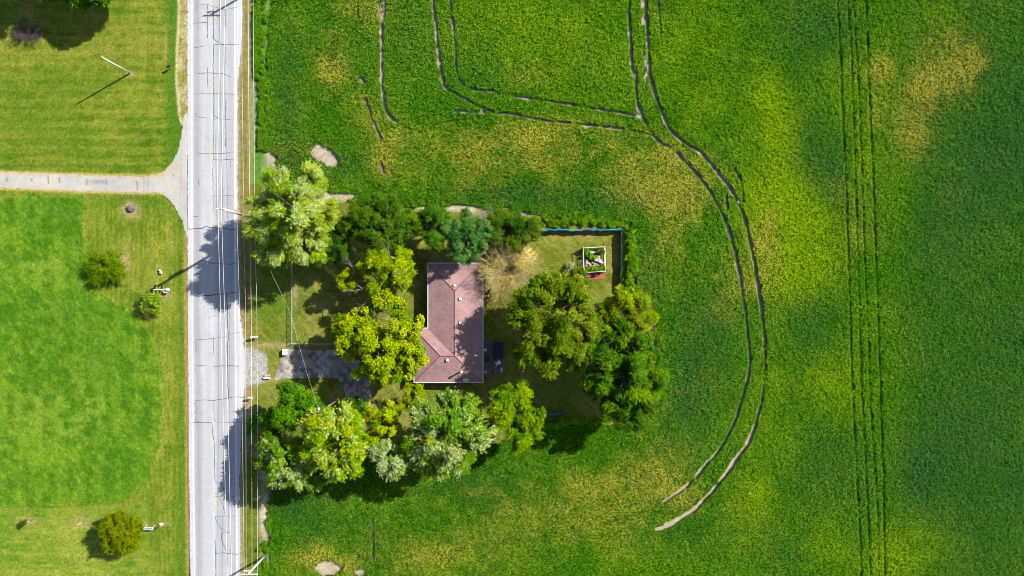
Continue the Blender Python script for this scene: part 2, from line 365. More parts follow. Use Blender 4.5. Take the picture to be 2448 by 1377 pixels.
# ------------------------------------------------------------------ the road and both drives
def road_in(px, py, x, y):
    w1 = 1.2 * (vnoise(x * 0 + 3, y, .6, 50, 2) - .5) * 2; w2 = 2.0 * (vnoise(x * 0 + 9, y, .7, 51, 2) - .5) * 2
    return (px > xat(EDGE_L, py) + w1 * .5) & (px < xat(EDGE_R, py) + w2)
def road_col(px, py, x, y):
    t = px - (xat(EDGE_L, py) - 447.5)
    prof = np.interp(t, [446, 459, 462, 468, 474, 482, 488, 496, 502, 508, 512, 518, 526, 534, 541, 548, 555, 561, 570, 590],
                        [232, 233, 222, 205, 206, 222, 226, 224, 226, 232, 226, 216, 214, 219, 222, 215, 214, 222, 234, 236]).astype(float)
    streak = (vnoise(x, y * .03, .22, 52, 3) - .5) * 16 + (vnoise(x, y, 3.5, 53, 3) - .5) * 14
    g = 226 + (prof - 226) * 1.35 - 2 + streak
    l = ((g / 255 + .055) / 1.055) ** 2.4 / K
    tint = np.array([.985, .985, 1.03])
    c = l[..., None] * tint
    c = c * (0.95 + .10 * np.random.RandomState(6).rand(*px.shape))[..., None]
    rim = np.minimum(px - xat(EDGE_L, py), xat(EDGE_R, py) - px)
    c = mixc(c, A(190, 176, 150), (1 - sstep(0, 3, rim)) * vnoise(x, y, .5, 54))
    return c
o = sheet('road', (440, -210, 596, 1590), .14, road_in, road_col, lambda px, py, x, y: .075 + 0 * x, M_ROAD)
# cracks and paint are laid into the road's own mesh
ZF = 660 / 2448.0
CR = {0: [[(1740,115),(1745,35),(1780,35),(1825,45)],[(1838,40),(1840,180),(1842,340)],[(1712,210),(1760,203),(1840,200)],[(1840,40),(1900,60),(1990,90),(2110,65)],[(1895,80),(1893,340)],[(2000,90),(2003,180),(1998,245)],[(1720,422),(1815,408)],[(1885,330),(1920,370),(1985,398),(2120,392)],[(1895,400),(1890,640),(1895,820),(1893,1370)],[(1893,400),(1920,395),(1985,398)],[(1985,398),(2003,430),(2005,570)],[(1760,652),(1840,645),(1885,650),(1960,650),(2010,670),(2055,685)],[(1840,600),(1845,780)],[(1710,835),(1800,832),(1885,830),(2095,837)],[(1735,1005),(1740,1030),(1770,1043),(1825,1040)],[(1895,1020),(1950,1055),(2005,1055),(2045,1065)],[(1893,1058),(1950,1055)],[(2005,895),(2003,1055)],[(2005,1090),(2005,1310)],[(1760,1360),(1890,1365),(2000,1362),(2040,1348),(2085,1348)]],
      371: [[(1895,0),(1895,40),(2080,43)],[(2045,50),(2045,110)],[(1890,45),(1890,300),(1893,520)],[(1665,0),(1662,300),(1665,655)],[(1765,215),(1760,235),(1770,268)],[(1895,362),(2075,360)],[(1705,548),(1760,545)],[(1665,655),(1790,650),(1830,630),(1885,645),(1960,648),(2040,660),(2090,658)],[(1960,610),(1990,648)],[(1775,935),(1820,938),(1880,955),(1960,962),(2035,970),(2090,955)],[(1715,1245),(1760,1250),(1900,1238),(1985,1225),(2095,1213)],[(2015,1225),(2018,1376)],[(1980,930),(1990,955)]],
      742: [[(2018,0),(2015,60),(2018,120),(2025,220)],[(1740,375),(1740,270),(1750,258),(1800,260)],[(1800,260),(1890,248),(1960,240),(2010,230),(2060,210),(2125,195)],[(1895,390),(1893,270),(1900,248)],[(2025,230),(2018,330),(2018,450),(2025,560),(2022,640),(2028,780)],[(1740,550),(1740,490),(1840,482)],[(1890,495),(2000,490),(2120,495)],[(1850,70),(1880,50),(1920,45)],[(1740,985),(1740,800),(1830,793),(1890,802),(1920,798),(1925,792),(2010,782),(2025,780),(2055,770),(2165,768)],[(1740,985),(1770,988)],[(1900,802),(1900,960),(1915,990)],[(1680,996),(1880,993),(1885,1080),(1898,1140)],[(1915,990),(2150,995)],[(1900,1100),(1905,1376)]],
      1006: [[(1902,160),(1900,280),(1905,400),(1902,500),(1915,540)],[(1910,672),(1980,668),(2020,675),(2085,675)],[(1990,640),(1980,590)],[(1945,680),(1975,740),(2000,840)],[(1912,848),(1960,845),(2105,843)],[(1910,850),(1920,890),(1960,950),(2020,988)],[(1968,990),(2045,990)],[(1968,990),(1970,1060),(2010,1155)],[(1912,1055),(1912,1376)],[(1912,1178),(1960,1168),(2040,1175),(2110,1185)],[(2040,1105),(2042,1175)]]}
BOLD = {742: (0, 4), 371: (7, 9, 10, 11)}
def ribbon(mb, pts, wd, z, mi, wob=0.0, rs=None):
    q = []
    for k in range(len(pts) - 1):
        a = np.array(pts[k]); b = np.array(pts[k + 1]); n = max(1, int(np.linalg.norm(b - a) / .45))
        for i in range(n): q.append(a + (b - a) * i / n)
    q.append(np.array(pts[-1])); q = [np.array(p, float) for p in q]
    if wob:
        for i in range(1, len(q) - 1): q[i] = q[i] + (rs.rand(2) - .5) * wob
    L_ = []; R_ = []
    for i, p in enumerate(q):
        t = q[min(i + 1, len(q) - 1)] - q[max(i - 1, 0)]; t = t / (np.linalg.norm(t) + 1e-9); nrm = np.array([-t[1], t[0]])
        ww = wd * (.75 + .5 * (rs.rand() if rs else .5)) / 2
        L_.append((*(p + nrm * ww), z)); R_.append((*(p - nrm * ww), z))
    n = len(q); mb.add(L_ + R_, [[i, i + 1, n + i + 1, n + i] for i in range(n - 1)], mi)
mb = MB(); rs = np.random.RandomState(9)
zc = .0795
for y0, lst in CR.items():
    for i, pl in enumerate(lst):
        pts = [P(x * ZF, y0 + y * ZF) for x, y in pl]
        zc += .0001
        ribbon(mb, pts, .13 if i in BOLD.get(y0, ()) else (.085 if rs.rand() > .4 else .06), zc, 1, .12, rs)
for pts, wd in (([(459.4, -200), (459.4, 371), (460.3, 742), (462.4, 1113), (466, 1377), (468, 1580)], .17), ([(562.2, -200), (562, 371), (563, 742), (565, 1113), (567.4, 1377), (568.5, 1580)], .26)):
    ribbon(mb, [P(*p) for p in pts], wd, .0795, 2)
for x, a, b in ((507.8, 16, 54), (506.6, 175, 213), (506.4, 348, 387), (508, 514, 555), (508.5, 682, 724), (510.3, 872, 890), (511, 1014, 1055), (512.8, 1182, 1223), (514.3, 1353, 1394)):
    ribbon(mb, [P(x, a), P(x + .2, b)], .13, .0795, 3)
def join_into(o, mb, mats, fill=(.3, .3, .3)):
    """append faces to an existing mesh object"""
    import bmesh
    me = o.data
    for m in mats: me.materials.append(m)
    bm = bmesh.new(); bm.from_mesh(me); vv = [bm.verts.new(v) for v in mb.v]; bm.verts.ensure_lookup_table()
    for f, mi in zip(mb.f, mb.m):
        ff = bm.faces.new([vv[i] for i in f]); ff.material_index = mi
        if ff.normal.z < 0 or True: ff.normal_update(); 
        if ff.normal.z < 0: ff.normal_flip()
    bm.to_mesh(me); bm.free()
join_into(o, mb, [M_TAR, M_LINE, M_YEL])

def dw_in(px, py, x, y):
    return inpoly(px + 3 * (vnoise(x, y, .8, 60) - .5), py + 3 * (vnoise(x, y, .8, 61) - .5), DRIVE_W)
def dw_col(px, py, x, y):
    n1 = vnoise(x, y, 2.5, 62, 3); n2 = vnoise(x, y, .5, 63, 2)
    c = mixc(A(206, 200, 196), A(234, 228, 218), np.clip(n1 * 1.2 - .1 + .3 * (n2 - .5), 0, 1))
    yl = np.interp(px, [-500, 0, 200, 350], [405, 410, 417, 421]); yb = np.interp(px, [-500, 0, 200, 350], [440, 451, 459, 463])
    e = np.minimum(py - yl, yb - py)
    c = mixc(c, A(228, 206, 160), (1 - sstep(2, 9, e + 4 * (n2 - .5))) * (px < 395) * .8)
    c = mixc(c, A(165, 160, 168), .6 * blob(px, py, 232, 435, 26, 6) * n2 * 2)
    for cx, cy, hh in ((116, 430, 10), (143, 431, 7), (17, 428, 5), (208, 434, 7), (255, 436, 7), (328, 444, 12), (76, 430, 4)):
        c = mixc(c, A(170, 160, 74), np.exp(-((px - cx - .12 * (py - cy) - 1.5 * (n2 - .5)) / 1.7) ** 2) * (np.abs(py - cy) < hh))
    c = mixc(c, A(224, 204, 160), .6 * blob(px, py, 405, 398, 22, 22) * (n2 > .4))
    return c * (0.93 + .14 * np.random.RandomState(7).rand(*px.shape))[..., None]
sheet('driveway_gravel', (-330, 262, 452, 590), .14, dw_in, dw_col, lambda px, py, x, y: .068 + 0 * x, M_ROAD)
def de_in(px, py, x, y):
    return inpoly(px + 12 * (vnoise(x, y, 1.2, 64, 2) - .5), py + 8 * (vnoise(x, y, 1.2, 65, 2) - .5), DRIVE_E)
def de_col(px, py, x, y):
    n1 = vnoise(x, y, 1.5, 66, 3); n2 = vnoise(x, y, .4, 67, 2)
    c = mixc(A(160, 154, 152), A(216, 208, 198), np.clip(n1 * 1.3 - .15 + .5 * (n2 - .5), 0, 1))
    c = mixc(c, A(170, 140, 96), .7 * sstep(.55, .7, vnoise(x, y, 2.2, 68, 2))); c = mixc(c, A(120, 112, 108), .7 * sstep(.5, .65, vnoise(x, y, 1.1, 169, 3))); c = mixc(c, A(236, 226, 212), .6 * sstep(.58, .7, vnoise(x, y, .8, 170, 2)))  # patchy gravel tones; the palest spots are sun dapples painted into the colour
    return c * (0.85 + .3 * np.random.RandomState(8).rand(*px.shape))[..., None]
sheet('driveway_asphalt', (640, 822, 900, 970), .12, de_in, de_col, lambda px, py, x, y: .068 + .01 * vnoise(x, y, .3, 69), M_ROAD)

# ------------------------------------------------------------------ bean field: canopy surface and leaves, with wheel tracks left bare
RES = .17
fx0, fy0, fx1, fy1 = 628, -130, 2560, 1510
GX0, GY1 = P(fx0, fy0); GX1, GY0 = P(fx1, fy1)
NX = int((GX1 - GX0) / RES) + 1; NY = int((GY1 - GY0) / RES) + 1
gx, gy = np.meshgrid(GX0 + RES * np.arange(NX), GY0 + RES * np.arange(NY), indexing='ij')
px = CX + gx * S; py = CY - gy * S
mask = np.ones((NX, NY))
def carve(pts, wpx, depth=1.0, breaks=0.0, seed=0, soft=2.3):
    """lower the crop along a wheel track (photo px)"""
    q = [P(*p) for p in pts]; wr = wpx / S / 2
    for (xa, ya), (xb, yb) in zip(q[:-1], q[1:]):
        m_ = wr * 2 + .8
        i0 = max(0, int((min(xa, xb) - m_ - GX0) / RES)); i1 = min(NX, int((max(xa, xb) + m_ - GX0) / RES) + 2)
        j0 = max(0, int((min(ya, yb) - m_ - GY0) / RES)); j1 = min(NY, int((max(ya, yb) + m_ - GY0) / RES) + 2)
        if i0 >= i1 or j0 >= j1: continue
        sx = gx[i0:i1, j0:j1]; sy = gy[i0:i1, j0:j1]; dx = xb - xa; dy = yb - ya; ll = dx * dx + dy * dy + 1e-9
        t = np.clip(((sx - xa) * dx + (sy - ya) * dy) / ll, 0, 1); d = np.hypot(sx - xa - t * dx, sy - ya - t * dy)
        wob = (vnoise(sx, sy, .8, 70 + seed, 2) - .5) * .42
        br = np.ones_like(d)
        if breaks: br = .3 + .7 * sstep(breaks - .06, breaks + .18, vnoise(sx, sy, 2.6, 90 + seed, 2))
        cut = (1 - sstep(wr * .75, wr * soft + .05, d + wob)) * br * depth
        mask[i0:i1, j0:j1] = np.minimum(mask[i0:i1, j0:j1], 1 - cut)
def smooth(pts, n=6):
    p = [np.array(a, float) for a in pts]; out = []
    for i in range(len(p) - 1):
        p0 = p[max(i - 1, 0)]; p1 = p[i]; p2 = p[i + 1]; p3 = p[min(i + 2, len(p) - 1)]
        for k in range(n):
            t = k / n; out.append(tuple(.5 * ((2 * p1) + (-p0 + p2) * t + (2 * p0 - 5 * p1 + 4 * p2 - p3) * t * t + (-p0 + 3 * p1 - 3 * p2 + p3) * t ** 3)))
    out.append(tuple(p[-1])); return out
TR = [([(905, -120), (906, 0), (912, 40), (914, 100), (913, 180), (919, 240), (932, 280), (950, 292)], 8.5, 1, .12), ([(921, -120), (921, 45)], 4, .9, 0),
      ([(1030, -120), (1035, 0), (1041, 50), (1047, 110), (1053, 160), (1062, 205), (1072, 216)], 8.5, 1, .1), ([(1072, 216), (1095, 228), (1130, 248), (1180, 270)], 5, .8, .2), ([(1094, 180), (1106, 202), (1136, 216), (1185, 219)], 4.5, .75, .25), ([(950, 292), (975, 308), (1010, 318)], 4, .6, .3), ([(1490, 310), (1530, 318), (1562, 326)], 5, .8, .2), ([(1515, 276), (1536, 284)], 5, .8, .1),
      ([(1074, -120), (1079, 10), (1088, 100), (1094, 180)], 5, .95, .25),
      ([(1185, 218), (1200, 228), (1250, 235), (1330, 246), (1400, 258), (1490, 272), (1515, 276)], 6, .9, .3), ([(1090, 266), (1120, 268), (1180, 273), (1215, 272), (1290, 288), (1380, 298), (1420, 302), (1490, 310)], 6, .95, .3),
      ([(1040, 300), (1080, 292), (1120, 286)], 5, .6, .3),
      ([(1500, -120), (1503, 0), (1503, 40), (1506, 100), (1511, 170), (1518, 195), (1524, 250), (1538, 285), (1562, 325), (1585, 345), (1615, 365)], 7, .95, .22), ([(1513, 130), (1519, 160), (1522, 200)], 4, .8, .3),
      ([(1540, -120), (1543, 20), (1547, 80), (1551, 140), (1553, 180), (1564, 224), (1588, 285)], 8, 1, .15), ([(1534, -60), (1536, 60), (1540, 150), (1542, 210)], 3.5, .8, .35),
      ([(1573, -100), (1575, 25), (1580, 85)], 4, .85, .2),
      ([(1588, 285), (1604, 315), (1640, 345), (1680, 372), (1720, 420), (1755, 468), (1780, 530), (1794, 590), (1806, 655), (1816, 720)], 8.5, 1, .05), ([(1816, 720), (1825, 790), (1827, 880), (1820, 950), (1805, 1010)], 6.5, .92, .15),
      ([(1805, 1010), (1785, 1060), (1755, 1100), (1720, 1150), (1680, 1195), (1650, 1222), (1592, 1256), (1570, 1262)], 9.5, 1, .08),
      ([(1615, 365), (1650, 400), (1690, 450), (1722, 505), (1744, 560), (1763, 640), (1772, 690)], 8, 1, .1), ([(1772, 690), (1782, 760), (1790, 850), (1787, 900), (1770, 960)], 6, .9, .2),
      ([(1770, 960), (1752, 1012), (1722, 1068), (1685, 1110), (1645, 1155), (1580, 1202)], 7, 1, .12), ([(1580, 1202), (1500, 1232), (1400, 1262), (1280, 1282)], 5, .6, .3),
      ([(1755, 405), (1768, 435), (1775, 480)], 5, .8, .35), ([(1733, 470), (1738, 500)], 4, .8, 0), ([(1640, 1222), (1648, 1245), (1640, 1275)], 4, .7, .3),
      ([(866, 190), (874, 200)], 7, .95, 0), ([(876, 238), (884, 262), (895, 295), (912, 330)], 6, .95, .25), ([(845, 232), (852, 245)], 5, .8, 0),
      ([(893, 1205), (893, 1300), (899, 1360), (902, 1500)], 5, .85, .35), ([(934, 1260), (932, 1320)], 4, .7, .4), ([(858, 20), (857, 45)], 5, .8, 0), ([(875, 60), (877, 110)], 4, .6, .4)]
XR = [[(1996, -120), (1999, 0), (2006, 140), (2013, 300), (2020, 470), (2028, 700), (2036, 950), (2046, 1150), (2054, 1300), (2058, 1500)],
      [(2020, -120), (2025, 30), (2033, 160), (2040, 370), (2047, 600), (2052, 760), (2058, 950), (2068, 1150), (2078, 1377), (2082, 1500)],
      [(2034, -120), (2039, 40), (2048, 180), (2055, 350), (2063, 600), (2071, 760), (2078, 980), (2092, 1180), (2097, 1377), (2100, 1500)],
      [(2064, -120), (2069, 60), (2073, 180), (2082, 370), (2090, 600), (2096, 760), (2102, 950), (2108, 1150), (2112, 1377), (2116, 1500)]]
for k, l in enumerate(XR): TR.append((l, (4.6, 4, 3.8, 4.8)[k], (.62, .56, .56, .64)[k], .16))
for k, (l, wd, dp, br) in enumerate(TR): carve(smooth(l), wd * .56, dp, br, k)
# where crop stands at all
wobx = (vnoise(gx, gy, 2.4, 21, 3) - .5) * 26; woby = (vnoise(gx, gy, 2.4, 22, 3) - .5) * 26
infield = (px > xat(FIELD_EDGE, py) + wobx * .5) & ~inpoly(px + wobx, py + woby, YARD)
mask *= infield
nbare = vnoise(gx, gy, .42, 23, 2) * .6 + .4 * np.random.RandomState(71).rand(NX, NY)
for (cx, cy, rx, ry, rot, a) in ((779, 372, 37, 19, 36, 1.5), (822, 470, 34, 10, 0, 1.2), (915, 402, 6, 20, -15, 1), (786, 1356, 32, 17, 0, 1.4), (862, 1366, 16, 9, 0, 1), (893, 1330, 6, 14, 0, .8), (1010, 497, 16, 6, 0, 1.2),
                                 (1075, 499, 16, 6, -20, 1.2), (1122, 497, 30, 7, 8, 1.4), (1205, 502, 18, 6, -20, 1.1), (1255, 510, 20, 5, 0, .9), (912, 38, 8, 6, 0, .9), (913, 95, 6, 14, 0, .6), (1036, 5, 6, 20, 0, .7), (1543, 55, 5, 14, 0, .5), (1526, 262, 6, 8, 0, 1), (870, 198, 8, 5, 0, .9),
                                 (1512, 178, 5, 9, 0, .8), (1600, 1252, 18, 6, 25, .8), (1755, 1108, 20, 5, -50, .8), (1600, 780, 14, 44, 0, .5), (855, 1325, 9, 5, 0, .8), (650, 380, 18, 16, 0, .8)):
    e = a * blob(px, py, cx, cy, rx, ry, rot); mask *= 1 - sstep(.32, .8, e * (.35 + 1.3 * nbare))
HC = .78
hr = np.random.RandomState(33)
grow = .72 + .5 * vnoise(gx, gy, 2.2, 24, 2)
def crop_h(): return HC * mask * grow
hgt = HC * grow * (mask * .62) + (mask > .3) * (vnoise(gx, gy, .42, 25, 2) - .5) * .4 * mask
hgt += (hr.rand(NX, NY) - .5) * .16 * (mask > .3)
# colour of the leaves: where the crop yellows
def fieldcol(px, py, x, y):
    n1 = vnoise(x, y, 7, 26, 3); n2 = vnoise(x, y, 1.6, 27, 2); n0 = vnoise(x, y, 18, 28, 2)
    yl = np.zeros_like(px); li = np.zeros_like(px); dk = np.zeros_like(px)
    for cx, cy, rx, ry, a in ((795, 150, 36, 70, .95), (800, 200, 28, 40, .5), (865, 30, 60, 45, .55), (735, 120, 60, 90, .25), (1272, 188, 50, 34, .6), (2275, 140, 62, 62, .85), (2215, 205, 48, 50, .9), (2320, 165, 34, 50, .6), (2175, 300, 50, 75, .75), (2108, 165, 34, 42, .75), (2090, 270, 20, 40, .4),
                              (1190, 330, 160, 46, .62), (1400, 355, 190, 60, .6), (1180, 420, 200, 60, .45), (1600, 368, 75, 40, .85), (1660, 440, 60, 60, .75), (1560, 450, 90, 60, .5), (1830, 590, 40, 90, .85), (1740, 680, 36, 70, .6), (1800, 680, 40, 60, .5), (1590, 500, 60, 80, .35), (1640, 600, 90, 120, .3),
                              (740, 1325, 55, 30, .8), (840, 1345, 90, 36, .5), (1020, 1320, 150, 60, .45), (1380, 1250, 300, 70, .48), (1560, 1110, 80, 90, .55), (1480, 1160, 120, 60, .4), (720, 360, 60, 25, .35), (915, 400, 30, 60, .6), (870, 270, 45, 45, .5), (940, 330, 60, 50, .4), (1200, 1170, 200, 60, .35), (1700, 900, 70, 60, .2),
                              (1630, 1190, 60, 40, .5), (2000, 460, 40, 30, .2), (2040, 560, 30, 30, .25), (1300, 330, 120, 40, .3)):
        yl += a * blob(px, py, cx, cy, rx, ry)
    for cx, cy, rx, ry, a in ((1845, 300, 60, 120, .95), (1830, 220, 40, 60, .5), (1905, 560, 100, 110, 1.0), (1860, 470, 80, 60, .7), (1880, 660, 90, 60, .7), (1985, 920, 70, 70, .7), (1790, 480, 50, 60, .35), (1850, 880, 60, 80, .35), (1810, 1190, 60, 60, .65), (2190, 1310, 90, 80, .6), (1960, 1310, 60, 60, .5), (1860, 1060, 70, 80, .5),
                              (1180, 60, 120, 70, .3), (1340, 120, 300, 130, .3), (1660, 180, 90, 150, .4), (1700, 60, 70, 70, .25), (1790, 1010, 60, 60, .3), (2120, 1340, 40, 60, .5), (2250, 30, 60, 40, .4), (1500, 1320, 200, 60, .2), (2060, 390, 30, 60, .35), (2140, 480, 30, 60, .3), (2010, 230, 50, 90, .3), (640, 200, 30, 200, .1)):
        li += a * blob(px, py, cx, cy, rx, ry)
    dk += .75 * sstep(2090, 2220, px + 60 * (n1 - .5)) * (.6 + .6 * (n0))
    for cx, cy, rx, ry, a in ((1960, 60, 110, 80, .7), (1960, 380, 70, 120, .7), (1990, 450, 60, 70, .5), (1680, 800, 90, 140, .75), (1640, 960, 60, 90, .6), (690, 230, 36, 160, .55), (700, 380, 60, 30, .4), (1420, 480, 240, 36, .75), (1550, 640, 40, 90, .7), (1930, 770, 80, 120, .6), (1950, 1110, 120, 110, .55), (1900, 1330, 60, 60, .5), (1200, 460, 120, 22, .6),
                              (820, 390, 70, 40, .55), (700, 1200, 70, 40, .7), (780, 1260, 80, 50, .4), (1200, 200, 60, 60, .3), (1150, 120, 50, 100, .3), (1120, 1160, 120, 40, .5), (1000, 60, 60, 120, .25), (1620, 1300, 100, 60, .35), (1420, 170, 60, 80, .3)):
        dk += a * blob(px, py, cx, cy, rx, ry)
    var = 1.5 * (n1 - .5) + .9 * (n2 - .5)
    yl = np.clip(yl * (1 + 1.2 * var) + .18 * var, 0, 1); li = np.clip(li * (1 + .8 * var), 0, 1); dk = np.clip(dk + .5 * (n0 - .5) + .3 * (n1 - .5), 0, 1)
    c = mixc(A(68, 126, 20), A(98, 146, 24), np.clip(.5 + var, 0, 1))
    c = mixc(c, A(48, 102, 48), dk * .85)
    c = mixc(c, A(140, 176, 8), li * .85)
    return c, yl, A(208, 194, 92)
fgreen, fyl, YEL_LEAF = fieldcol(px, py, gx, gy); fcol = mixc(fgreen, YEL_LEAF * .7, fyl * .45)
jx = gx + (hr.rand(NX, NY) - .5) * RES * .7; jy = gy + (hr.rand(NX, NY) - .5) * RES * .7
ok = (mask > .3)
idx = np.arange(NX * NY).reshape(NX, NY)
Fq = np.stack([idx[:-1, :-1], idx[1:, :-1], idx[1:, 1:], idx[:-1, 1:]], -1).reshape(-1, 4)
Fq = Fq[ok.ravel()[Fq].all(1)]
Vc = np.stack([jx, jy, np.maximum(hgt, .02)], -1).reshape(-1, 3)
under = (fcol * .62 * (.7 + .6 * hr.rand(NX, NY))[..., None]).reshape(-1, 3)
used = np.unique(Fq); rm = -np.ones(NX * NY, int); rm[used] = np.arange(len(used))
Vc = Vc[used]; under = under[used]; Fq = rm[Fq]
def leaf_quads(cen, ax, nrm, ll, lw):
    ax = ax / (np.linalg.norm(ax, axis=1, keepdims=True) + 1e-9)
    b = np.cross(nrm, ax); b /= (np.linalg.norm(b, axis=1, keepdims=True) + 1e-9)
    ll = np.asarray(ll).reshape(-1, 1) / 2; lw = np.asarray(lw).reshape(-1, 1) / 2
    Q = np.stack([cen - ax * ll, cen + b * lw + ax * ll * .1, cen + ax * ll, cen - b * lw + ax * ll * .1], 1)
    return Q.reshape(-1, 3)
NL = 760000
lx = GX0 + hr.rand(NL) * (GX1 - GX0); ly = GY0 + hr.rand(NL) * (GY1 - GY0)
ii = np.clip(((lx - GX0) / RES + .5).astype(int), 0, NX - 1); jj = np.clip(((ly - GY0) / RES + .5).astype(int), 0, NY - 1)
keep = (mask[ii, jj] > .12) & (hr.rand(NL) < mask[ii, jj] * 1.1)
lx, ly, ii, jj = lx[keep], ly[keep], ii[keep], jj[keep]; n = len(lx)
tuft = vnoise(lx, ly, .24, 29) ** 1.4; lz = np.maximum(hgt[ii, jj], .04) + (.03 + .5 * tuft * hr.rand(n)) * np.clip(mask[ii, jj] * 1.2, 0, 1)
th = hr.rand(n) * 2 * math.pi; tilt = np.abs(hr.randn(n)) * .46
nrm = np.stack([np.sin(tilt) * np.cos(th), np.sin(tilt) * np.sin(th), np.cos(tilt)], 1); ph = hr.rand(n) * 2 * math.pi
ax = np.stack([np.cos(ph), np.sin(ph), (hr.rand(n) - .5) * .6], 1); ax -= nrm * (ax * nrm).sum(1, keepdims=True)
sz = .13 + .10 * hr.rand(n)
LV = leaf_quads(np.stack([lx, ly, lz], 1), ax, nrm, sz, sz * .75)
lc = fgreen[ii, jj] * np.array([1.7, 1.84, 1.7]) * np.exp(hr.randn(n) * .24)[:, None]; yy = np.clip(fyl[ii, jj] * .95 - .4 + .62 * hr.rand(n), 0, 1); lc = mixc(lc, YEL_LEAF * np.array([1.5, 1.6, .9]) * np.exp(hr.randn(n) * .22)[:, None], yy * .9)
hv = hr.randn(n) * .09; lc = lc * np.stack([1 + hv * 1.6, 1 + hv * .3, 1 - hv], 1)
nb = len(Vc)
V = np.concatenate([Vc, LV]); F = np.concatenate([Fq, nb + np.arange(4 * n).reshape(-1, 4)])
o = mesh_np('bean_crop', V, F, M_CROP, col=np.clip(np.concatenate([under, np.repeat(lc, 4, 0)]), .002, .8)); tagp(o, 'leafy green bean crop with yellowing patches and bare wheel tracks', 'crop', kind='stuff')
del V, F, LV, Vc

# ------------------------------------------------------------------ foliage
def palette(cols, k=1.2): return [(A(*c[:3]) * k * np.array([1.13, 1, .62]), c[3]) for c in cols]
def crown_leaves(rs, lobes, pal, dens, ll, lw, shoot, k, spread=.5, up=.2, clump=.34, silver=None, core=.5, tight=.4, fill=.5, droop=.25):
    """lobes: list of (cx, cy, cz, rx, rz). Leaves sit on shoots that stick out of many clumps and sweep away from the middle of the tree."""
    CE = []; AX = []; NR = []; CO = []; W = np.array([p[1] for p in pal]); W = W / W.sum(); cols = np.array([p[0] for p in pal])
    LB = np.array(lobes); wt = LB[:, 3] ** 2; mid = (LB[:, :3] * wt[:, None]).sum(0) / wt.sum(); span = max(np.hypot(LB[:, 0] - mid[0], LB[:, 1] - mid[1]).max() + LB[:, 3].mean() * .6, .2)
    for (cx, cy, cz, rx, rz) in lobes:
        area = math.pi * rx * rx; ncl = max(5, int(1.08 * (1 / clump) ** 2 * (1.0 + .25 * rz / rx)))
        d = rs.randn(ncl, 3); d[:, 2] = np.where(rs.rand(ncl) < .72, np.abs(d[:, 2]), d[:, 2]); d /= np.linalg.norm(d, axis=1, keepdims=True)
        rr = (core + (1 - core) * rs.rand(ncl)) * .80
        cc = np.array([cx, cy, cz]) + d * rr[:, None] * np.array([rx, rx, rz]); cr = rx * clump * (.6 + .7 * rs.rand(ncl))
        ns = np.maximum(5, (dens * area / k / ncl * (cr / cr.mean()) ** 2)).astype(int)
        for q in range(ncl):
            m = ns[q]; e = rs.randn(m, 3); e += d[q] * .55; e[:, 2] += .45; e /= np.linalg.norm(e, axis=1, keepdims=True)
            st = cc[q] + e * cr[q] * (.2 + .5 * rs.rand(m))[:, None] * np.array([1, 1, .75])
            out = st - mid; h_ = np.hypot(out[:, 0], out[:, 1]) + 1e-6; far = np.clip(h_ / span, 0, 1)
            dg = np.stack([out[:, 0] / h_ * (.35 + far), out[:, 1] / h_ * (.35 + far), (1 - far) * .8 - droop * far], 1); dg /= np.linalg.norm(dg, axis=1, keepdims=True)
            sd = e * spread + dg * (1 - spread); sd[:, 2] += up * (1 - far); sd += rs.randn(m, 3) * .13
            sd /= np.linalg.norm(sd, axis=1, keepdims=True)
            base = cols[rs.choice(len(cols), p=W)] * .6 + cols[rs.choice(len(cols), p=W)] * .4
            tint = np.tile(base, (m, 1)) * np.exp(rs.randn(m) * .16)[:, None]
            if silver is not None:
                sv = (rs.rand(m) < (silver[1] * 2.2 if rs.rand() < .42 else .04)) & (e[:, 2] > -.2); tint[sv] = tint[sv] * .3 + silver[0] * .7 * np.exp(rs.randn(sv.sum()) * .12)[:, None]
            t = rs.rand(m, k); L = shoot * (.6 + .8 * rs.rand(m))
            c3 = st[:, None, :] + sd[:, None, :] * (t * L[:, None])[..., None] + rs.randn(m, k, 3) * ll * tight
            c3[..., 2] -= (t ** 2 * L[:, None]) * .12
            a3 = sd[:, None, :] + rs.randn(m, k, 3) * .6
            n3 = np.array([0, 0, .8]) + sd[:, None, :] * .35 + rs.randn(m, k, 3) * .5
            CE.append(c3.reshape(-1, 3)); AX.append(a3.reshape(-1, 3)); NR.append(n3.reshape(-1, 3))
            CO.append((np.repeat(tint, k, 0) * np.exp(rs.randn(m * k) * .2)[:, None]))
        if fill:                                             # the inner leaves of the crown
            m = int(dens * area * fill); e = rs.randn(m, 3); e /= np.linalg.norm(e, axis=1, keepdims=True); e *= (rs.rand(m) ** .45 * .74)[:, None]
            e[:, 2] = e[:, 2] * .45 - .5
            CE.append(np.array([cx, cy, cz]) + e * np.array([rx, rx, rz])); AX.append(rs.randn(m, 3)); NR.append(np.array([0, 0, .8]) + rs.randn(m, 3) * .5)
            CO.append(cols[rs.choice(len(cols), m, p=W)] * np.exp(rs.randn(m) * .2)[:, None])
    CE = np.concatenate(CE); AX = np.concatenate(AX); NR = np.concatenate(NR); CO = np.concatenate(CO)
    NR /= np.linalg.norm(NR, axis=1, keepdims=True); AX -= NR * (AX * NR).sum(1, keepdims=True)
    g = CE[:, 2] > .03; CE, AX, NR, CO = CE[g], AX[g], NR[g], CO[g]; n = len(CE)
    s = .75 + .5 * rs.rand(n); V = leaf_quads(CE, AX, NR, ll * s, lw * s)
    return V, np.arange(4 * n).reshape(-1, 4), np.repeat(CO, 4, 0)
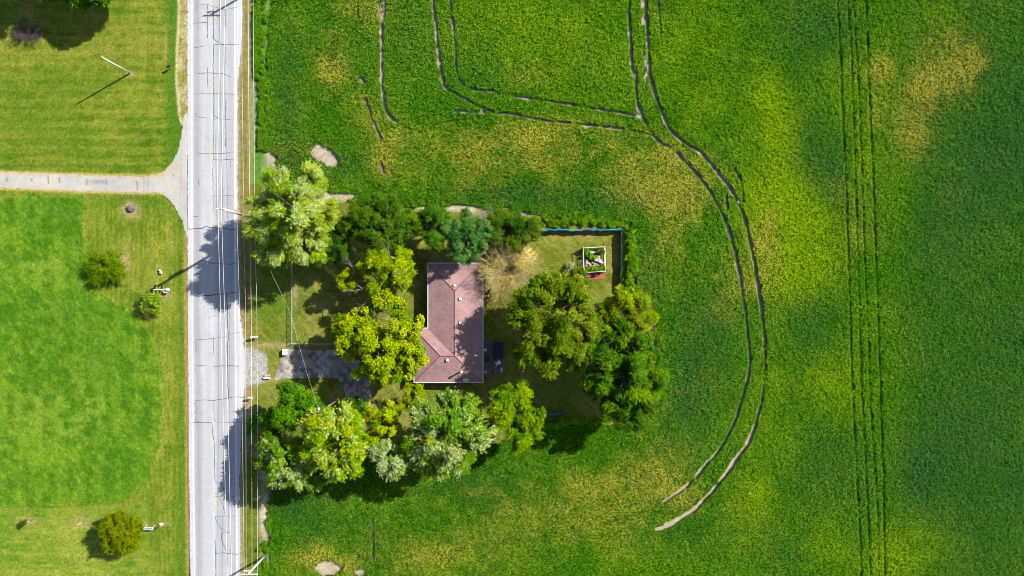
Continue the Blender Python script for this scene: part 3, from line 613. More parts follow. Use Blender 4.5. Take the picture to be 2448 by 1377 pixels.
def limb_mesh(rs, base, lobes, r0, twigs=3):
    mb = MB(); b = np.array(base, float); tops = [np.array(l[:3]) for l in lobes]
    zf = min(t[2] for t in tops) * .45; cen = np.mean([t for t in tops], 0)
    fork = np.array([b[0] + (cen[0] - b[0]) * .35, b[1] + (cen[1] - b[1]) * .35, zf])
    mb.tube([b + (0, 0, -.1), b + (0, 0, .15), b * .5 + fork * .5 + np.array([.1, -.08, 0]) * r0, fork], [r0 * 1.5, r0 * 1.1, r0 * .9, r0 * .8], 8)
    for t, l in zip(tops, lobes):
        mid = fork * .5 + t * .5 + rs.randn(3) * l[3] * .08
        mb.tube([fork, mid, t, t + (0, 0, l[4] * .15)], [r0 * .55, r0 * .38, r0 * .2, .03], 6)
        for k in range(twigs + int(l[3])):
            a = rs.rand() * 2 * math.pi; e = rs.rand() * .9 - .1; st = mid * (1 - .9 * rs.rand()) + t * .0; u = rs.rand(); st = mid * (1 - u) + t * u
            en = t + np.array([math.cos(a) * math.cos(e) * l[3], math.sin(a) * math.cos(e) * l[3], math.sin(e) * l[4]]) * .82
            mb.tube([st, st * .5 + en * .5 + rs.randn(3) * .25 + (0, 0, .2), en], [r0 * .24, r0 * .14, .02], 5, cap=False)
    return mb
def twig_spray(mb, rs, root, direc, ln, r, n=9, depth=2):
    """a dead branch with twigs"""
    root = np.array(root, float); d = np.array(direc, float); d /= np.linalg.norm(d)
    pts = [root]; 
    for i in range(4): pts.append(pts[-1] + (d + rs.randn(3) * .16) * ln / 4)
    mb.tube(pts, [r, r * .85, r * .65, r * .45, r * .25], 5, cap=False)
    if depth:
        for k in range(n):
            i = 1 + rs.randint(4); dd = d + rs.randn(3) * .6
            twig_spray(mb, rs, pts[i], dd, ln * (.35 + .25 * rs.rand()), r * .5, max(3, n // 2), depth - 1)
def lobes_from(px_lobes):
    out = []
    for (lx_, ly_, rp, top, *fl) in px_lobes:
        flat = fl[0] if fl else .85
        r = rp / S * (1.1 if rp > 22 else 1.04)
        zc_ = max(.3, top - r * flat * .75); r = r * (H - zc_) / H
        x, y = P(lx_, ly_, zc_); out.append((x, y, zc_, r, r * flat))
    return out
SEED = [100]
def tree(name, label, cat, lobes_px, pal, dens=120, ll=.34, lw=.22, shoot=.7, k=8, r0=.28, group=None, dead=(), crown_name='crown', trunk=True, base=None, **kw):
    SEED[0] += 7; rs = np.random.RandomState(SEED[0]); ll *= .76; lw *= .76; dens *= 1.75
    L = lobes_from(lobes_px); wts = np.array([l[3] ** 2 for l in L]); b = (np.array([l[:2] for l in L]) * wts[:, None]).sum(0) / wts.sum()
    if base: b = np.array(P(*base))
    t = thing(name, (b[0], b[1], 0), label, cat, group)
    V, F, col = crown_leaves(rs, L, pal, dens, ll, lw, shoot, k, **kw)
    mesh_np(crown_name, V, F, M_LEAF, t, col=np.clip(col, .002, .85))
    if trunk: limb_mesh(rs, (b[0], b[1], 0), L, r0).build('trunk', M_BARK, t, smooth=True)
    for (dx, dy, h, ang, ln) in dead:
        m = MB(); x, y = P(dx, dy, h)
        for q in range(2): twig_spray(m, rs, (x, y, h), (math.cos(R(ang + rs.randn() * 20)), math.sin(R(ang + rs.randn() * 20)), .5), ln * (.8 + .5 * rs.rand()), .026, 5, 2)
        # limb that carries the dead branch back to the crown
        c = min(L, key=lambda l: (l[0] - x) ** 2 + (l[1] - y) ** 2); m.tube([(c[0], c[1], c[2] - .3), (x, y, h)], [.1, .05], 6)
        m.build('dead_branch', M_DEAD, t)
    return t

PAL_PALE = palette([(164, 198, 66, 3), (136, 182, 34, 3), (186, 208, 96, 2), (112, 160, 24, 2)], 1.45)
PAL_DARK = palette([(62, 112, 30, 3), (84, 134, 34, 3), (104, 146, 44, 1), (50, 96, 38, 1)])
PAL_DARKOLIVE = palette([(96, 134, 34, 3), (130, 156, 44, 2), (72, 112, 30, 2)])
PAL_BLUE = palette([(86, 146, 74, 3), (118, 168, 104, 2), (62, 122, 56, 2)])
PAL_MID = palette([(84, 142, 36, 3), (110, 162, 46, 2), (66, 122, 36, 2)])
PAL_YEL = palette([(166, 194, 22, 4), (146, 180, 14, 4), (190, 204, 50, 1.5), (114, 158, 12, 3)], 1.35)
PAL_YG = palette([(142, 178, 14, 3), (166, 190, 22, 3), (106, 160, 12, 2)])
PAL_BRIGHT = palette([(100, 160, 16, 3), (130, 174, 20, 3), (78, 134, 18, 2)])
PAL_LIME = palette([(150, 192, 14, 3), (122, 182, 14, 3), (178, 200, 40, 1)])
PAL_SILV = palette([(116, 174, 44, 3), (96, 156, 26, 4), (150, 190, 60, 2), (176, 186, 50, .7)])
PAL_MAPLE = palette([(128, 162, 34, 3), (104, 146, 26, 3), (156, 178, 52, 2), (80, 124, 24, 2)])
PAL_WEED = palette([(112, 180, 26, 3), (140, 194, 40, 2), (84, 152, 24, 2)])
SIL = A(220, 234, 160) * 1.15

T_N = 'trees of the north row behind the house'; T_S = 'trees of the south row below the house'; T_E = 'trees of the back garden'
tree('maple_tree', 'largest pale feathery maple overhanging the roadside above the brown power pole', 'tree',
     [(706, 500, 70, 18.5, 1.0), (665, 445, 48, 14.5), (745, 440, 44, 14.5), (640, 545, 44, 15), (765, 520, 44, 14.5), (655, 595, 44, 13), (735, 590, 48, 13), (630, 490, 32, 12), (620, 525, 26, 13)],
     PAL_PALE, 175, .27, .16, 0.95, 14, .42, T_N, silver=(SIL, .25), clump=.3, spread=.3, tight=.3, base=(742, 525))
tree('shade_tree', 'small dark green tree tucked under the right edge of the largest pale maple', 'tree',
     [(790, 602, 36, 9), (775, 575, 30, 8.5), (818, 560, 26, 8.5), (815, 590, 24, 7.5), (760, 615, 22, 8)], PAL_DARK, 130, .28, .17, .6, 8, .18, T_N)
tree('shade_tree', 'dark green tree with sunlit tip between the largest maple and the round row trees', 'tree',
     [(872, 505, 44, 10.5), (925, 488, 38, 10), (900, 552, 46, 11), (958, 528, 40, 10), (850, 540, 32, 9.5), (935, 572, 32, 9.5), (985, 545, 28, 8.5), (890, 530, 34, 10), (905, 595, 20, 8), (1000, 520, 18, 7)], PAL_DARK + palette([(120, 160, 30, 1.5)]), 130, .28, .17, .6, 8, .3, T_N)
tree('shade_tree', 'rounded mid green tree just above the left corner of the roof', 'tree',
     [(1046, 528, 42, 9.5), (1025, 515, 28, 8.5), (1040, 565, 32, 8.5), (1072, 545, 26, 8.5), (1022, 545, 22, 7.5)], PAL_MID, 140, .26, .17, .45, 8, .24, T_N, clump=.3)
tree('shade_tree', 'blue green dense tree whose crown touches the top edge of the roof', 'tree',
     [(1113, 565, 46, 9.5), (1098, 600, 30, 8.5), (1128, 605, 24, 8), (1155, 548, 26, 8.5), (1085, 555, 32, 9), (1140, 580, 26, 8.5)], PAL_BLUE, 150, .25, .17, .4, 8, .24, T_N, clump=.28)
tree('shrub', 'small blue grey shrub beside the pale soil above the blue green tree', 'shrub',
     [(1113, 516, 20, 4.5), (1130, 527, 14, 4)], PAL_BLUE + palette([(150, 176, 140, 1)]), 150, .2, .13, .3, 7, .08, T_N)
tree('shade_tree', 'dark olive spreading tree at the start of the blue tarp fence', 'tree',
     [(1225, 538, 44, 8), (1190, 540, 30, 7.5), (1262, 545, 32, 7.5), (1238, 572, 32, 7.5), (1195, 522, 24, 7), (1205, 560, 26, 7), (1275, 560, 18, 6.5)], PAL_DARKOLIVE[:2] + PAL_DARK, 140, .26, .16, .5, 8, .24, T_N)
# bare and dry bushes
SEED[0] += 7; rs = np.random.RandomState(SEED[0])
x, y = P(1163, 530); t = thing('dead_shrub', (x, y, 0), 'small leafless grey brown shrub between the blue grey shrub and the olive tree', 'shrub')
m = MB()
for q in range(26):
    a = rs.rand() * 6.28; twig_spray(m, rs, (x + rs.randn() * .2, y + rs.randn() * .2, 0), (math.cos(a) * .6, math.sin(a) * .6, 1.4), 2.6 + rs.rand(), .035, 7, 2)
m.build('branches', M_DEAD, t)
x, y = P(1222, 648); t = thing('dry_tree', (x, y, 0), 'nearly leafless tan twiggy tree leaning over the right edge of the roof', 'tree')
m = MB(); m.tube([(x, y, -.1), (x, y, .8), (x + .1, y, 1.6)], [.22, .17, .14], 8)
M_TWIG = plain('tan_twigs', tuple(A(216, 196, 136) * 1.3), .9, nscale=3, namt=.3)
for q in range(70):
    a = rs.rand() * 6.28; rr_ = .35 + .9 * rs.rand(); twig_spray(m, rs, (x, y, 1.1 + .5 * rs.rand()), (math.cos(a) * rr_, math.sin(a) * rr_, .85), 4.4 + 1.3 * rs.rand(), .035, 9, 2)
m.build('twigs', M_TWIG, t)
L = lobes_from([(1215, 645, 60, 5, .6), (1190, 690, 28, 4.5), (1180, 650, 28, 4.5)])
V, F, col = crown_leaves(rs, L, palette([(232, 216, 166, 3), (214, 200, 130, 2), (172, 178, 80, 2)], 1.4), 230, .2, .06, 1.1, 10, fill=.3)
mesh_np('crown', V, F, M_LEAF, t, col=col)
tree('yellowing_tree', 'upper yellow green front tree with bare grey twigs showing through', 'tree',
     [(925, 640, 46, 11), (960, 625, 30, 9.5), (880, 635, 30, 9), (915, 700, 42, 10), (960, 670, 30, 9.5), (835, 672, 26, 7.5), (945, 735, 34, 9), (975, 650, 20, 8.5), (895, 735, 22, 8)],
     PAL_YG + PAL_YEL[:2], 120, .3, .22, .5, 8, .3, None, dead=((868, 690, 8, 200, 2.4), (848, 645, 7.5, 130, 2.2), (932, 612, 10, 120, 2), (925, 765, 8.5, 100, 2.6), (940, 660, 10.5, 30, 1.5), (880, 720, 7.5, 250, 2)), base=(912, 690))
tree('yellowing_tree', 'broad bright yellow tree covering the left end of the house roof', 'tree',
     [(900, 830, 62, 12.5), (835, 785, 40, 10), (875, 765, 32, 9.5), (830, 825, 34, 9.5), (960, 805, 44, 11.5), (985, 850, 36, 11), (930, 880, 40, 10.5), (880, 880, 34, 9.5), (975, 885, 26, 9.5), (990, 780, 26, 10), (915, 905, 20, 7)],
     PAL_YEL, 135, .32, .25, .5, 8, .36, None, clump=.3, base=(905, 815))
tree('maple_tree', 'large dark green spiky maple in the middle of the back garden', 'tree',
     [(1325, 760, 70, 15.0), (1270, 720, 46, 13.5), (1370, 710, 46, 13.0), (1300, 690, 34, 12.5), (1395, 765, 42, 12.5), (1365, 820, 46, 12.5), (1290, 810, 46, 13.5), (1248, 765, 36, 12.5), (1310, 860, 36, 11.0), (1375, 860, 26, 9.5), (1262, 845, 30, 11.5), (1335, 680, 24, 10.5)],
     PAL_MAPLE, 150, .3, .19, 0.95, 13, .4, T_E, clump=.28, spread=.3, tight=.3, base=(1322, 765))
tree('shrub', 'olive shrub between the back garden maple and the white cage', 'shrub',
     [(1375, 662, 20, 4), (1385, 655, 15, 4), (1362, 672, 14, 3.5)], PAL_DARKOLIVE, 140, .24, .15, .5, 7, .08)
tree('shade_tree', 'yellow green tree at the far right corner of the back garden', 'tree',
     [(1500, 737, 46, 9.5), (1527, 722, 32, 8), (1465, 732, 30, 8), (1538, 757, 28, 7.5), (1490, 705, 24, 7.5), (1465, 778, 34, 8.5), (1515, 780, 34, 8.5), (1440, 745, 20, 7)], PAL_YG[:2] + PAL_MID, 125, .3, .19, .6, 8, .26, T_E,
     dead=((1535, 775, 6, 80, 2.4),))
tree('shade_tree', 'broad dark green tree at the right edge of the garden beside pale dry grass', 'tree',
     [(1490, 900, 72, 14.5), (1440, 850, 50, 12.5), (1520, 842, 50, 12.5), (1548, 900, 46, 12), (1535, 962, 46, 11.5), (1475, 975, 50, 12), (1425, 920, 42, 11), (1502, 1005, 34, 10.5), (1432, 803, 38, 10.5), (1483, 805, 38, 11), (1560, 930, 34, 9.5), (1550, 860, 34, 10)],
     PAL_BRIGHT + PAL_DARK + PAL_DARK[:2], 105, .36, .25, .6, 8, .38, T_E, clump=.27, base=(1485, 890))
tree('shade_tree', 'bright green tree alone to the lower right of the house', 'tree',
     [(1225, 985, 50, 11.5), (1205, 945, 30, 10.5), (1245, 940, 30, 10), (1270, 1000, 32, 10), (1240, 1040, 36, 10), (1275, 1030, 22, 8.5), (1200, 1000, 26, 10), (1240, 1068, 18, 8)], PAL_BRIGHT + PAL_LIME[:1], 140, .3, .2, .55, 8, .28, T_S, base=(1226, 972))
tree('maple_tree', 'large silvery maple with white leaf undersides below the house', 'tree',
     [(1070, 1035, 64, 16.5), (1020, 1000, 40, 14.5), (1110, 990, 40, 14.5), (1140, 1040, 34, 13.5), (1015, 1060, 40, 14), (1060, 1100, 44, 13.5), (1110, 1090, 38, 13), (1025, 1105, 30, 12), (1075, 965, 34, 13)],
     PAL_SILV, 150, .34, .21, 1.0, 13, .38, T_S, silver=(SIL, .3), clump=.28, spread=.25, tight=.3, base=(1078, 1020))
tree('shade_tree', 'deep green tree nearest the road at the lower end of the yard', 'tree',
     [(705, 965, 46, 12.0), (680, 1000, 36, 11.0), (735, 990, 34, 11.0), (690, 940, 30, 10.5), (655, 1000, 26, 9.5), (650, 1045, 24, 9.0)], PAL_BRIGHT[:1] + PAL_MID[:1] + palette([(82, 140, 22, 3)]), 130, .32, .22, .6, 8, .3, T_S, base=(712, 960))
tree('maple_tree', 'bright yellow green maple with finger like shoots in the lower row', 'tree',
     [(795, 1040, 56, 15.5), (755, 1020, 36, 13.5), (830, 1010, 40, 14), (840, 1060, 38, 13.5), (760, 1080, 36, 13.5), (800, 1105, 40, 13.5), (840, 1105, 28, 12.5)], PAL_LIME, 160, .33, .2, 1.0, 13, .34, T_S, silver=(A(206, 222, 120) * 1.4, .22), clump=.28, spread=.25, tight=.3, base=(803, 1020))
tree('maple_tree', 'pale silver green maple at the lower left end of the row', 'tree',
     [(685, 1095, 50, 11.5), (650, 1075, 30, 9.5), (720, 1080, 36, 11.0), (670, 1130, 34, 10.0), (720, 1130, 34, 10.0), (650, 1110, 26, 9.0), (745, 1150, 20, 8.5)], PAL_SILV, 155, .32, .19, 0.95, 13, .3, T_S, silver=(SIL, .28), clump=.28, spread=.25, tight=.3, base=(698, 1075))
tree('yellowing_tree', 'narrow yellow tree between the two big maples of the lower row', 'tree',
     [(915, 1020, 38, 12), (935, 985, 24, 10.5), (895, 1050, 28, 11), (920, 1060, 26, 10.5), (890, 990, 20, 9.5)], PAL_YEL, 135, .3, .22, .5, 8, .24, T_S, dead=((925, 975, 8, 80, 2.8), (905, 980, 8, 110, 2.4), (950, 1045, 8.5, 60, 1.6)), base=(918, 1010))
tree('maple_tree', 'small silver white maple crown below the narrow yellow tree', 'tree',
     [(935, 1095, 40, 12.5), (915, 1080, 24, 12), (955, 1105, 24, 11.5), (935, 1125, 22, 11)], PAL_SILV[:1] + palette([(150, 190, 110, 3)]), 160, .32, .19, 0.9, 12, .24, T_S, silver=(SIL, .42), clump=.3, spread=.25, tight=.3)
tree('yellowing_tree', 'small yellow green tree at the lower left corner of the roof', 'tree',
     [(985, 945, 24, 7), (975, 965, 18, 6.5), (1000, 935, 16, 6)], PAL_YG, 140, .27, .19, .5, 8, .16, T_S)
tree('shade_tree', 'low dark green tree between the driveway and the bright yellow green maple', 'tree',
     [(855, 975, 30, 5.5), (830, 985, 24, 5.5), (885, 985, 20, 5)], PAL_DARK + PAL_MID[:1], 120, .26, .17, .5, 8, .18, T_S)
tree('shrub', 'pale green shrub at the road edge beside the lower row of trees', 'shrub',
     [(602, 1010, 17, 3.6), (600, 1032, 14, 3.2), (612, 1000, 12, 3.2)], PAL_BLUE[:2] + PAL_SILV[:2], 150, .26, .16, .5, 7, .08)
tree('shade_tree', 'tree mostly cut off by the top edge above the big mown lawn', 'tree',
     [(150, -52, 62, 10), (215, -42, 58, 9.5), (95, -65, 50, 9.5), (190, -4, 28, 7.5), (240, -8, 26, 8), (255, -50, 40, 8.5), (30, -62, 56, 9), (120, -16, 22, 7)], PAL_DARK + PAL_BRIGHT[:1], 110, .34, .22, .6, 8, .36, base=(165, -40))
tree('juniper_bush', 'spiky green juniper bush with bare earth at its right side', 'bush',
     [(255, 640, 36, 2.6, .6), (235, 630, 24, 2.3, .6), (278, 650, 24, 2.2, .6), (240, 655, 22, 2.0, .6), (270, 625, 20, 2, .6), (225, 640, 16, 1.6, .6)], palette([(128, 166, 26, 3), (100, 146, 20, 3), (74, 120, 18, 2)]), 150, .3, .09, 1.0, 12, .1, spread=.25, clump=.26, fill=.1, tight=.25, droop=-.1)
tree('cedar_bush', 'dense round olive cedar bush casting a dark shadow on the lawn', 'bush',
     [(291, 1272, 46, 6.2, 1.0), (275, 1258, 30, 5.2), (312, 1258, 30, 5.2), (280, 1292, 32, 4.6), (310, 1290, 30, 4.6), (291, 1240, 20, 4.2), (291, 1306, 18, 3.4), (262, 1275, 20, 3.8), (322, 1275, 18, 3.8)],
     palette([(126, 150, 12, 3), (104, 132, 10, 3), (146, 164, 22, 2)]), 230, .26, .11, .7, 12, .2, spread=.3, clump=.2, up=.5, fill=.3, tight=.25, droop=-.1)
tree('shrub', 'leafy light green shrub below the white mailbox stand', 'shrub',
     [(363, 718, 20, 3, .8), (352, 730, 16, 2.6), (368, 735, 16, 2.5), (376, 715, 12, 2.6), (356, 712, 12, 2.4)], palette([(150, 190, 60, 3), (118, 166, 40, 3), (196, 214, 140, 1)]), 95, .3, .18, .6, 8, .07, fill=.05)
tree('sapling', 'tiny dark sapling leaning by its white stake on the lower lawn', 'sapling',
     [(57, 1248, 7, 1.7), (54, 1253, 6, 1.5)], palette([(78, 108, 40, 1), (60, 90, 34, 1)]), 220, .18, .1, .3, 6, .03)
# dark leafless bush in the upper left
SEED[0] += 7; rs = np.random.RandomState(SEED[0]); x, y = P(78, 80)
t = thing('dead_shrub', (x, y, 0), 'purple brown dead bush at the edge of the upper left tree shadow', 'bush')
m = MB(); M_PURP = plain('purple_twigs', (.085, .06, .06), .9, namt=.3)
for q in range(60):
    a = rs.rand() * 6.28; twig_spray(m, rs, (x + rs.randn() * .7, y + rs.randn() * .35, 0), (math.cos(a) * 1.1, math.sin(a) * .6, .8), 1.5 + rs.rand(), .03, 8, 2)
m.build('branches', M_PURP, t)

# weeds
def weeds(name, label, cat, pts_px, pal, hgt_, n, ll, kind='stuff', seed=1, rad=.5):
    rs = np.random.RandomState(seed); L = []
    for (a, b) in pts_px:
        x, y = P(a, b); L.append((x, y, hgt_ * .3, rad, hgt_ * .7))
    V, F, col = crown_leaves(rs, L, pal, n, ll, ll * .6, .35, 6)
    if kind == 'stuff':
        o = mesh_np(name, V, F, M_LEAF, col=np.clip(col, .002, .8)); tagp(o, label, cat, kind='stuff'); return o
    x, y = P(*pts_px[len(pts_px) // 2]); t = thing(name, (x, y, 0), label, cat)
    mesh_np('foliage', V, F, M_LEAF, t, col=np.clip(col, .002, .8))
    for l in L: MB().tube([(l[0], l[1], -.05), (l[0] + .1, l[1] + .05, l[2] + .2)], [.035, .02], 5).build('stem', M_BARK, t)
    return t
rw = np.random.RandomState(77)
weeds('weed_hedge', 'overgrown green weed hedge behind the long blue tarp fence', 'hedge', [(1290 + 204 * u + rw.randn() * 3, 531 + 4 * math.sin(u * 9) + rw.randn() * 6) for u in np.linspace(0, 1, 34)], PAL_WEED[:1] + PAL_MID + PAL_YG[:1], .8, 130, .2, 'thing', 3, .62)
weeds('weed_hedge', 'tall green weed hedge along the outside of the right hand tarp fence', 'hedge', [(1504 + rw.randn() * 6 + 5 * u, 556 + 140 * u) for u in np.linspace(0, 1, 26)], PAL_WEED[:1] + PAL_MID + PAL_YG[:1], 1.5, 130, .24, 'thing', 4, .72)
weeds('roadside_weeds', 'green weeds along the roadside ditch and field corner', 'weeds', [(614 + 34 * rw.rand() * rw.rand() + (8 if yy > 190 else -4), yy) for yy in rw.rand(260) * 370 - 10] + [(632 + rw.randn() * 6, yy) for yy in rw.rand(26) * 90 + 1288] + [(645 + rw.randn() * 4, 1180 + 100 * rw.rand()) for _ in range(16)] + [(642 + rw.randn() * 8, 1350 + 40 * rw.rand()) for _ in range(14)], PAL_WEED[:1] + PAL_MID, .4, 120, .18, 'stuff', 5, .3)
weeds('ditch_weeds', 'strip of green weeds along the lower garden edge', 'weeds', [(1300 + 50 * u, 1022 - 12 * u + rw.randn() * 3) for u in np.linspace(0, 1, 9)] + [(1350 + 80 * u, 1008 + rw.randn() * 4) for u in np.linspace(0, 1, 8)], PAL_WEED, .8, 160, .24, 'stuff', 6, .55)
weeds('dry_grass', 'pale dry long grass round the right side of the garden trees', 'grass', [(1545 + 20 * math.sin(u * 3.1) + 24 * u + rw.randn() * 4, 700 + 250 * u) for u in np.linspace(0, 1, 26)] + [(1592 - 60 * u * u + rw.randn() * 5, 950 + 90 * u) for u in np.linspace(0, 1, 9)], palette([(150, 166, 40, 2), (196, 184, 116, .7), (110, 150, 26, 3)]), .35, 45, .2, 'stuff', 8, .6)

# ------------------------------------------------------------------ the house
M_ROOFTEX = None
def roof_mat():
    m, n = new_mat('roof_shingle'); N = n.nodes; L = n.links
    out = N.new('ShaderNodeOutputMaterial'); b = N.new('ShaderNodeBsdfPrincipled'); b.inputs['Roughness'].default_value = .9; b.inputs['Specular IOR Level'].default_value = .2
    tc = N.new('ShaderNodeTexCoord')
    br = N.new('ShaderNodeTexBrick'); br.inputs['Scale'].default_value = 1; br.inputs['Brick Width'].default_value = .9; br.inputs['Row Height'].default_value = .28; br.inputs['Mortar Size'].default_value = .04
    a = A(206, 166, 163); c2 = A(200, 159, 158)
    br.inputs['Color1'].default_value = (*a, 1); br.inputs['Color2'].default_value = (*c2, 1); br.inputs['Mortar'].default_value = (*(A(192, 152, 152)), 1)
    L.new(tc.outputs['Object'], br.inputs['Vector'])
    prev = br.outputs['Color']
    for s_, a_ in ((.45, .16), (2.2, .1), (6, .12)):
        no = N.new('ShaderNodeTexNoise'); no.inputs['Scale'].default_value = s_; no.inputs['Detail'].default_value = 4; L.new(tc.outputs['Object'], no.inputs['Vector'])
        mr = N.new('ShaderNodeMapRange'); mr.inputs[1].default_value = .3; mr.inputs[2].default_value = .7; mr.inputs[3].default_value = 1 - a_; mr.inputs[4].default_value = 1 + a_; L.new(no.outputs[0], mr.inputs[0])
        sc = N.new('ShaderNodeVectorMath'); sc.operation = 'SCALE'; L.new(prev, sc.inputs[0]); L.new(mr.outputs[0], sc.inputs['Scale']); prev = sc.outputs[0]
    L.new(prev, b.inputs['Base Color']); L.new(b.outputs[0], out.inputs[0]); return m
M_ROOF = roof_mat(); M_RIDGE = plain('ridge_shingle', tuple(A(188, 132, 128)), .9, nscale=4, namt=.2)
M_SIDING = plain('cream_siding', (.5, .46, .38), .7, nscale=2, namt=.08)
EV = 2.5; RH = 1.35
xl, yt = P(1024, 630, EV); xr, yb = P(1153.5, 913, EV); xw, yn = P(991, 785.5, EV)
hx, hy = P(1088, 770, 0)
house = thing('house', ((xl + xr) / 2, (yt + yb) / 2, 0), 'L shaped single storey house with a dusty red hipped shingle roof', 'house')
half = (xr - xl) / 2; xm = (xl + xr) / 2; ym = (yn + yb) / 2; halfw = (yn - yb) / 2
zr = EV + RH
rv = [(xl, yt, EV), (xr, yt, EV), (xr, yb, EV), (xw, yb, EV), (xw, yn, EV), (xl, yn, EV), (xm, yt - half, zr), (xm, ym, zr), (xw + halfw, ym, zr)]
rf = [[1, 0, 6], [0, 5, 7, 6], [1, 6, 7, 2], [2, 7, 8, 3], [3, 8, 4], [4, 8, 7, 5]]
m = MB(); m.add(rv, rf, 0)
# underside so that the roof is a closed shell
m.add([(x_, y_, z_ - .14) for x_, y_, z_ in rv[:6]], [[0, 1, 2, 3, 4, 5]], 0)
roof = m.build('roof', M_ROOF, house)
import bmesh
bm = bmesh.new(); bm.from_mesh(roof.data)
for f in bm.faces:
    if f.normal.z < 0 and len(f.verts) < 6: f.normal_flip()
bm.to_mesh(roof.data); bm.free()
m = MB()
def cap(a, b): 
    a = np.array(a); b = np.array(b); m.tube([a + (0, 0, .0), b + (0, 0, .0)], .085, 6)
for i, j in ((0, 6), (1, 6), (6, 7), (2, 7), (7, 8), (8, 3), (8, 4)): cap(rv[i], rv[j])
m.build('ridge_cap', M_RIDGE, roof)
m = MB(); m.tube([np.array(rv[5]) + (0, 0, .0), np.array(rv[7])], .05, 6); m.build('valley_flashing', plain('valley_metal', tuple(A(170, 122, 120)), .8), roof)
m = MB(); gw = .15
def gut(a, b):
    a = np.array(a); b = np.array(b); c = (a + b) / 2; d = b - a; l = np.linalg.norm(d)
    m.box((c[0], c[1], EV - .06), (l + gw, gw, .15), math.atan2(d[1], d[0]))
o_ = gw / 2 + .005
gut((xl - o_, yt + o_), (xr + o_, yt + o_)); gut((xr + o_, yt + o_ - gw), (xr + o_, yb - o_ + gw)); gut((xr + o_, yb - o_), (xw - o_, yb - o_)); gut((xw - o_, yb - o_ + gw), (xw - o_, yn + o_ - gw)); gut((xw - o_, yn + o_), (xl - o_ - gw, yn + o_)); gut((xl - o_, yn + o_), (xl - o_, yt + o_ - gw))
m.build('gutter', M_WHITE, house)
m = MB(); ins = .55
wp = [(xl + ins, yt - ins), (xr - ins, yt - ins), (xr - ins, yb + ins), (xw + ins, yb + ins), (xw + ins, yn - ins), (xl + ins, yn - ins)]
m.add([(a, b, -.05) for a, b in wp] + [(a, b, EV - .13) for a, b in wp], [[i, (i + 1) % 6, 6 + (i + 1) % 6, 6 + i] for i in range(6)]); m.build('wall', M_SIDING, house)
M_GLASS = plain('window_glass', (.03, .04, .05), .1, spec=.6); 
for (wx, wy, rz_, wd) in ((xl + ins, yt - 4, 90, 1.6), (xl + ins, yt - 8, 90, 1.6), (xr - ins, yt - 3.5, 90, 1.4), (xr - ins, yt - 9, 90, 1.8), (xw + 5, yb + ins, 0, 1.6), (xm, yt - ins, 0, 1.4)):
    f = MB().box((wx, wy, 1.45), (wd, .12, 1.2), R(rz_)).build('window', M_WHITE, house); MB().box((wx, wy, 1.45), (wd - .16, .15, 1.04), R(rz_)).build('pane', M_GLASS, f)
MB().box((xl + ins, yn + 2.2, 1.03), (1.0, .13, 2.05), R(90)).build('door', M_WHITE, house)
M_VENT = plain('vent_metal', (.68, .66, .62), .5, .1)
def roof_z(x, y):
    """height of the roof over a point"""
    a = min(x - xl, xr - x, yt - y) if y > ym else -1; zs = []
    if x > xl and y < yt: zs.append(min(x - xl, xr - x, yt - y, y - yb))
    if y < yn: zs.append(min(yn - y, y - yb, x - xw, xr - x))
    return EV + RH * max(zs) / half
for vx, vy in ((1087, 682), (1100, 715), (1100, 772), (1100, 831), (1069, 861)):
    x, y = P(vx, vy, 4); z = roof_z(x, y)
    v = MB().box((x, y, z + .06), (.38, .38, .3)).build('roof_vent', M_GREY, roof); MB().box((x, y, z + .28), (.44, .44, .09), bev=.03).build('vent_hood', M_VENT, v)
x, y = P(1103, 889, 4.6); z = roof_z(x, y)
v = MB().lathe((x, y, z - .2), [(.14, 0), (.14, 1.7), (.14, 1.72)], 14).build('chimney_flue', M_GREY, roof, True); MB().lathe((x, y, z + 1.5), [(.21, 0), (.21, .13), (.14, .22)], 14).build('flue_cap', plain('cream_metal', (.62, .58, .46), .5), v)
# satellite dish at the eave
x, y = P(1114, 908, 3.3); z = 3.2
dish = MB().tube([(x, y + .3, roof_z(x, y + .3) - .05), (x, y, z - .05)], .045, 8).build('satellite_dish', M_GREY, house)
m = MB(); n_ = 22; vs_ = [(0, 0, 0)]; 
for rr_, dz in ((.25, .03), (.42, .09), (.47, .12)):
    for k in range(n_): vs_.append((rr_ * 1.1 * math.cos(6.2832 * k / n_), rr_ * .8 * math.sin(6.2832 * k / n_), dz))
fs_ = [[0, 1 + k, 1 + (k + 1) % n_] for k in range(n_)] + [[1 + r_ * n_ + k, 1 + (r_ + 1) * n_ + k, 1 + (r_ + 1) * n_ + (k + 1) % n_, 1 + r_ * n_ + (k + 1) % n_] for r_ in (0, 1) for k in range(n_)]
tl = R(28); m.add([(x + a, y + b * math.cos(tl) - c * math.sin(tl), z + b * math.sin(tl) + c * math.cos(tl)) for a, b, c in vs_], fs_)
rim = [(x + .52 * math.cos(6.2832 * k / n_), y + .38 * math.sin(6.2832 * k / n_) * math.cos(tl) - .12 * math.sin(tl), z + .38 * math.sin(6.2832 * k / n_) * math.sin(tl) + .12 * math.cos(tl)) for k in range(n_ + 1)]
m.tube(rim, .02, 5); m.build('reflector', M_WHITE, dish, True)
MB().tube([(x, y + .1, z), (x + .1, y + .55, z + .35), (x + .18, y + .8, z + .3)], .025, 6).box((x + .18, y + .8, z + .3), (.14, .1, .1)).build('feed_arm', M_GREY, dish)

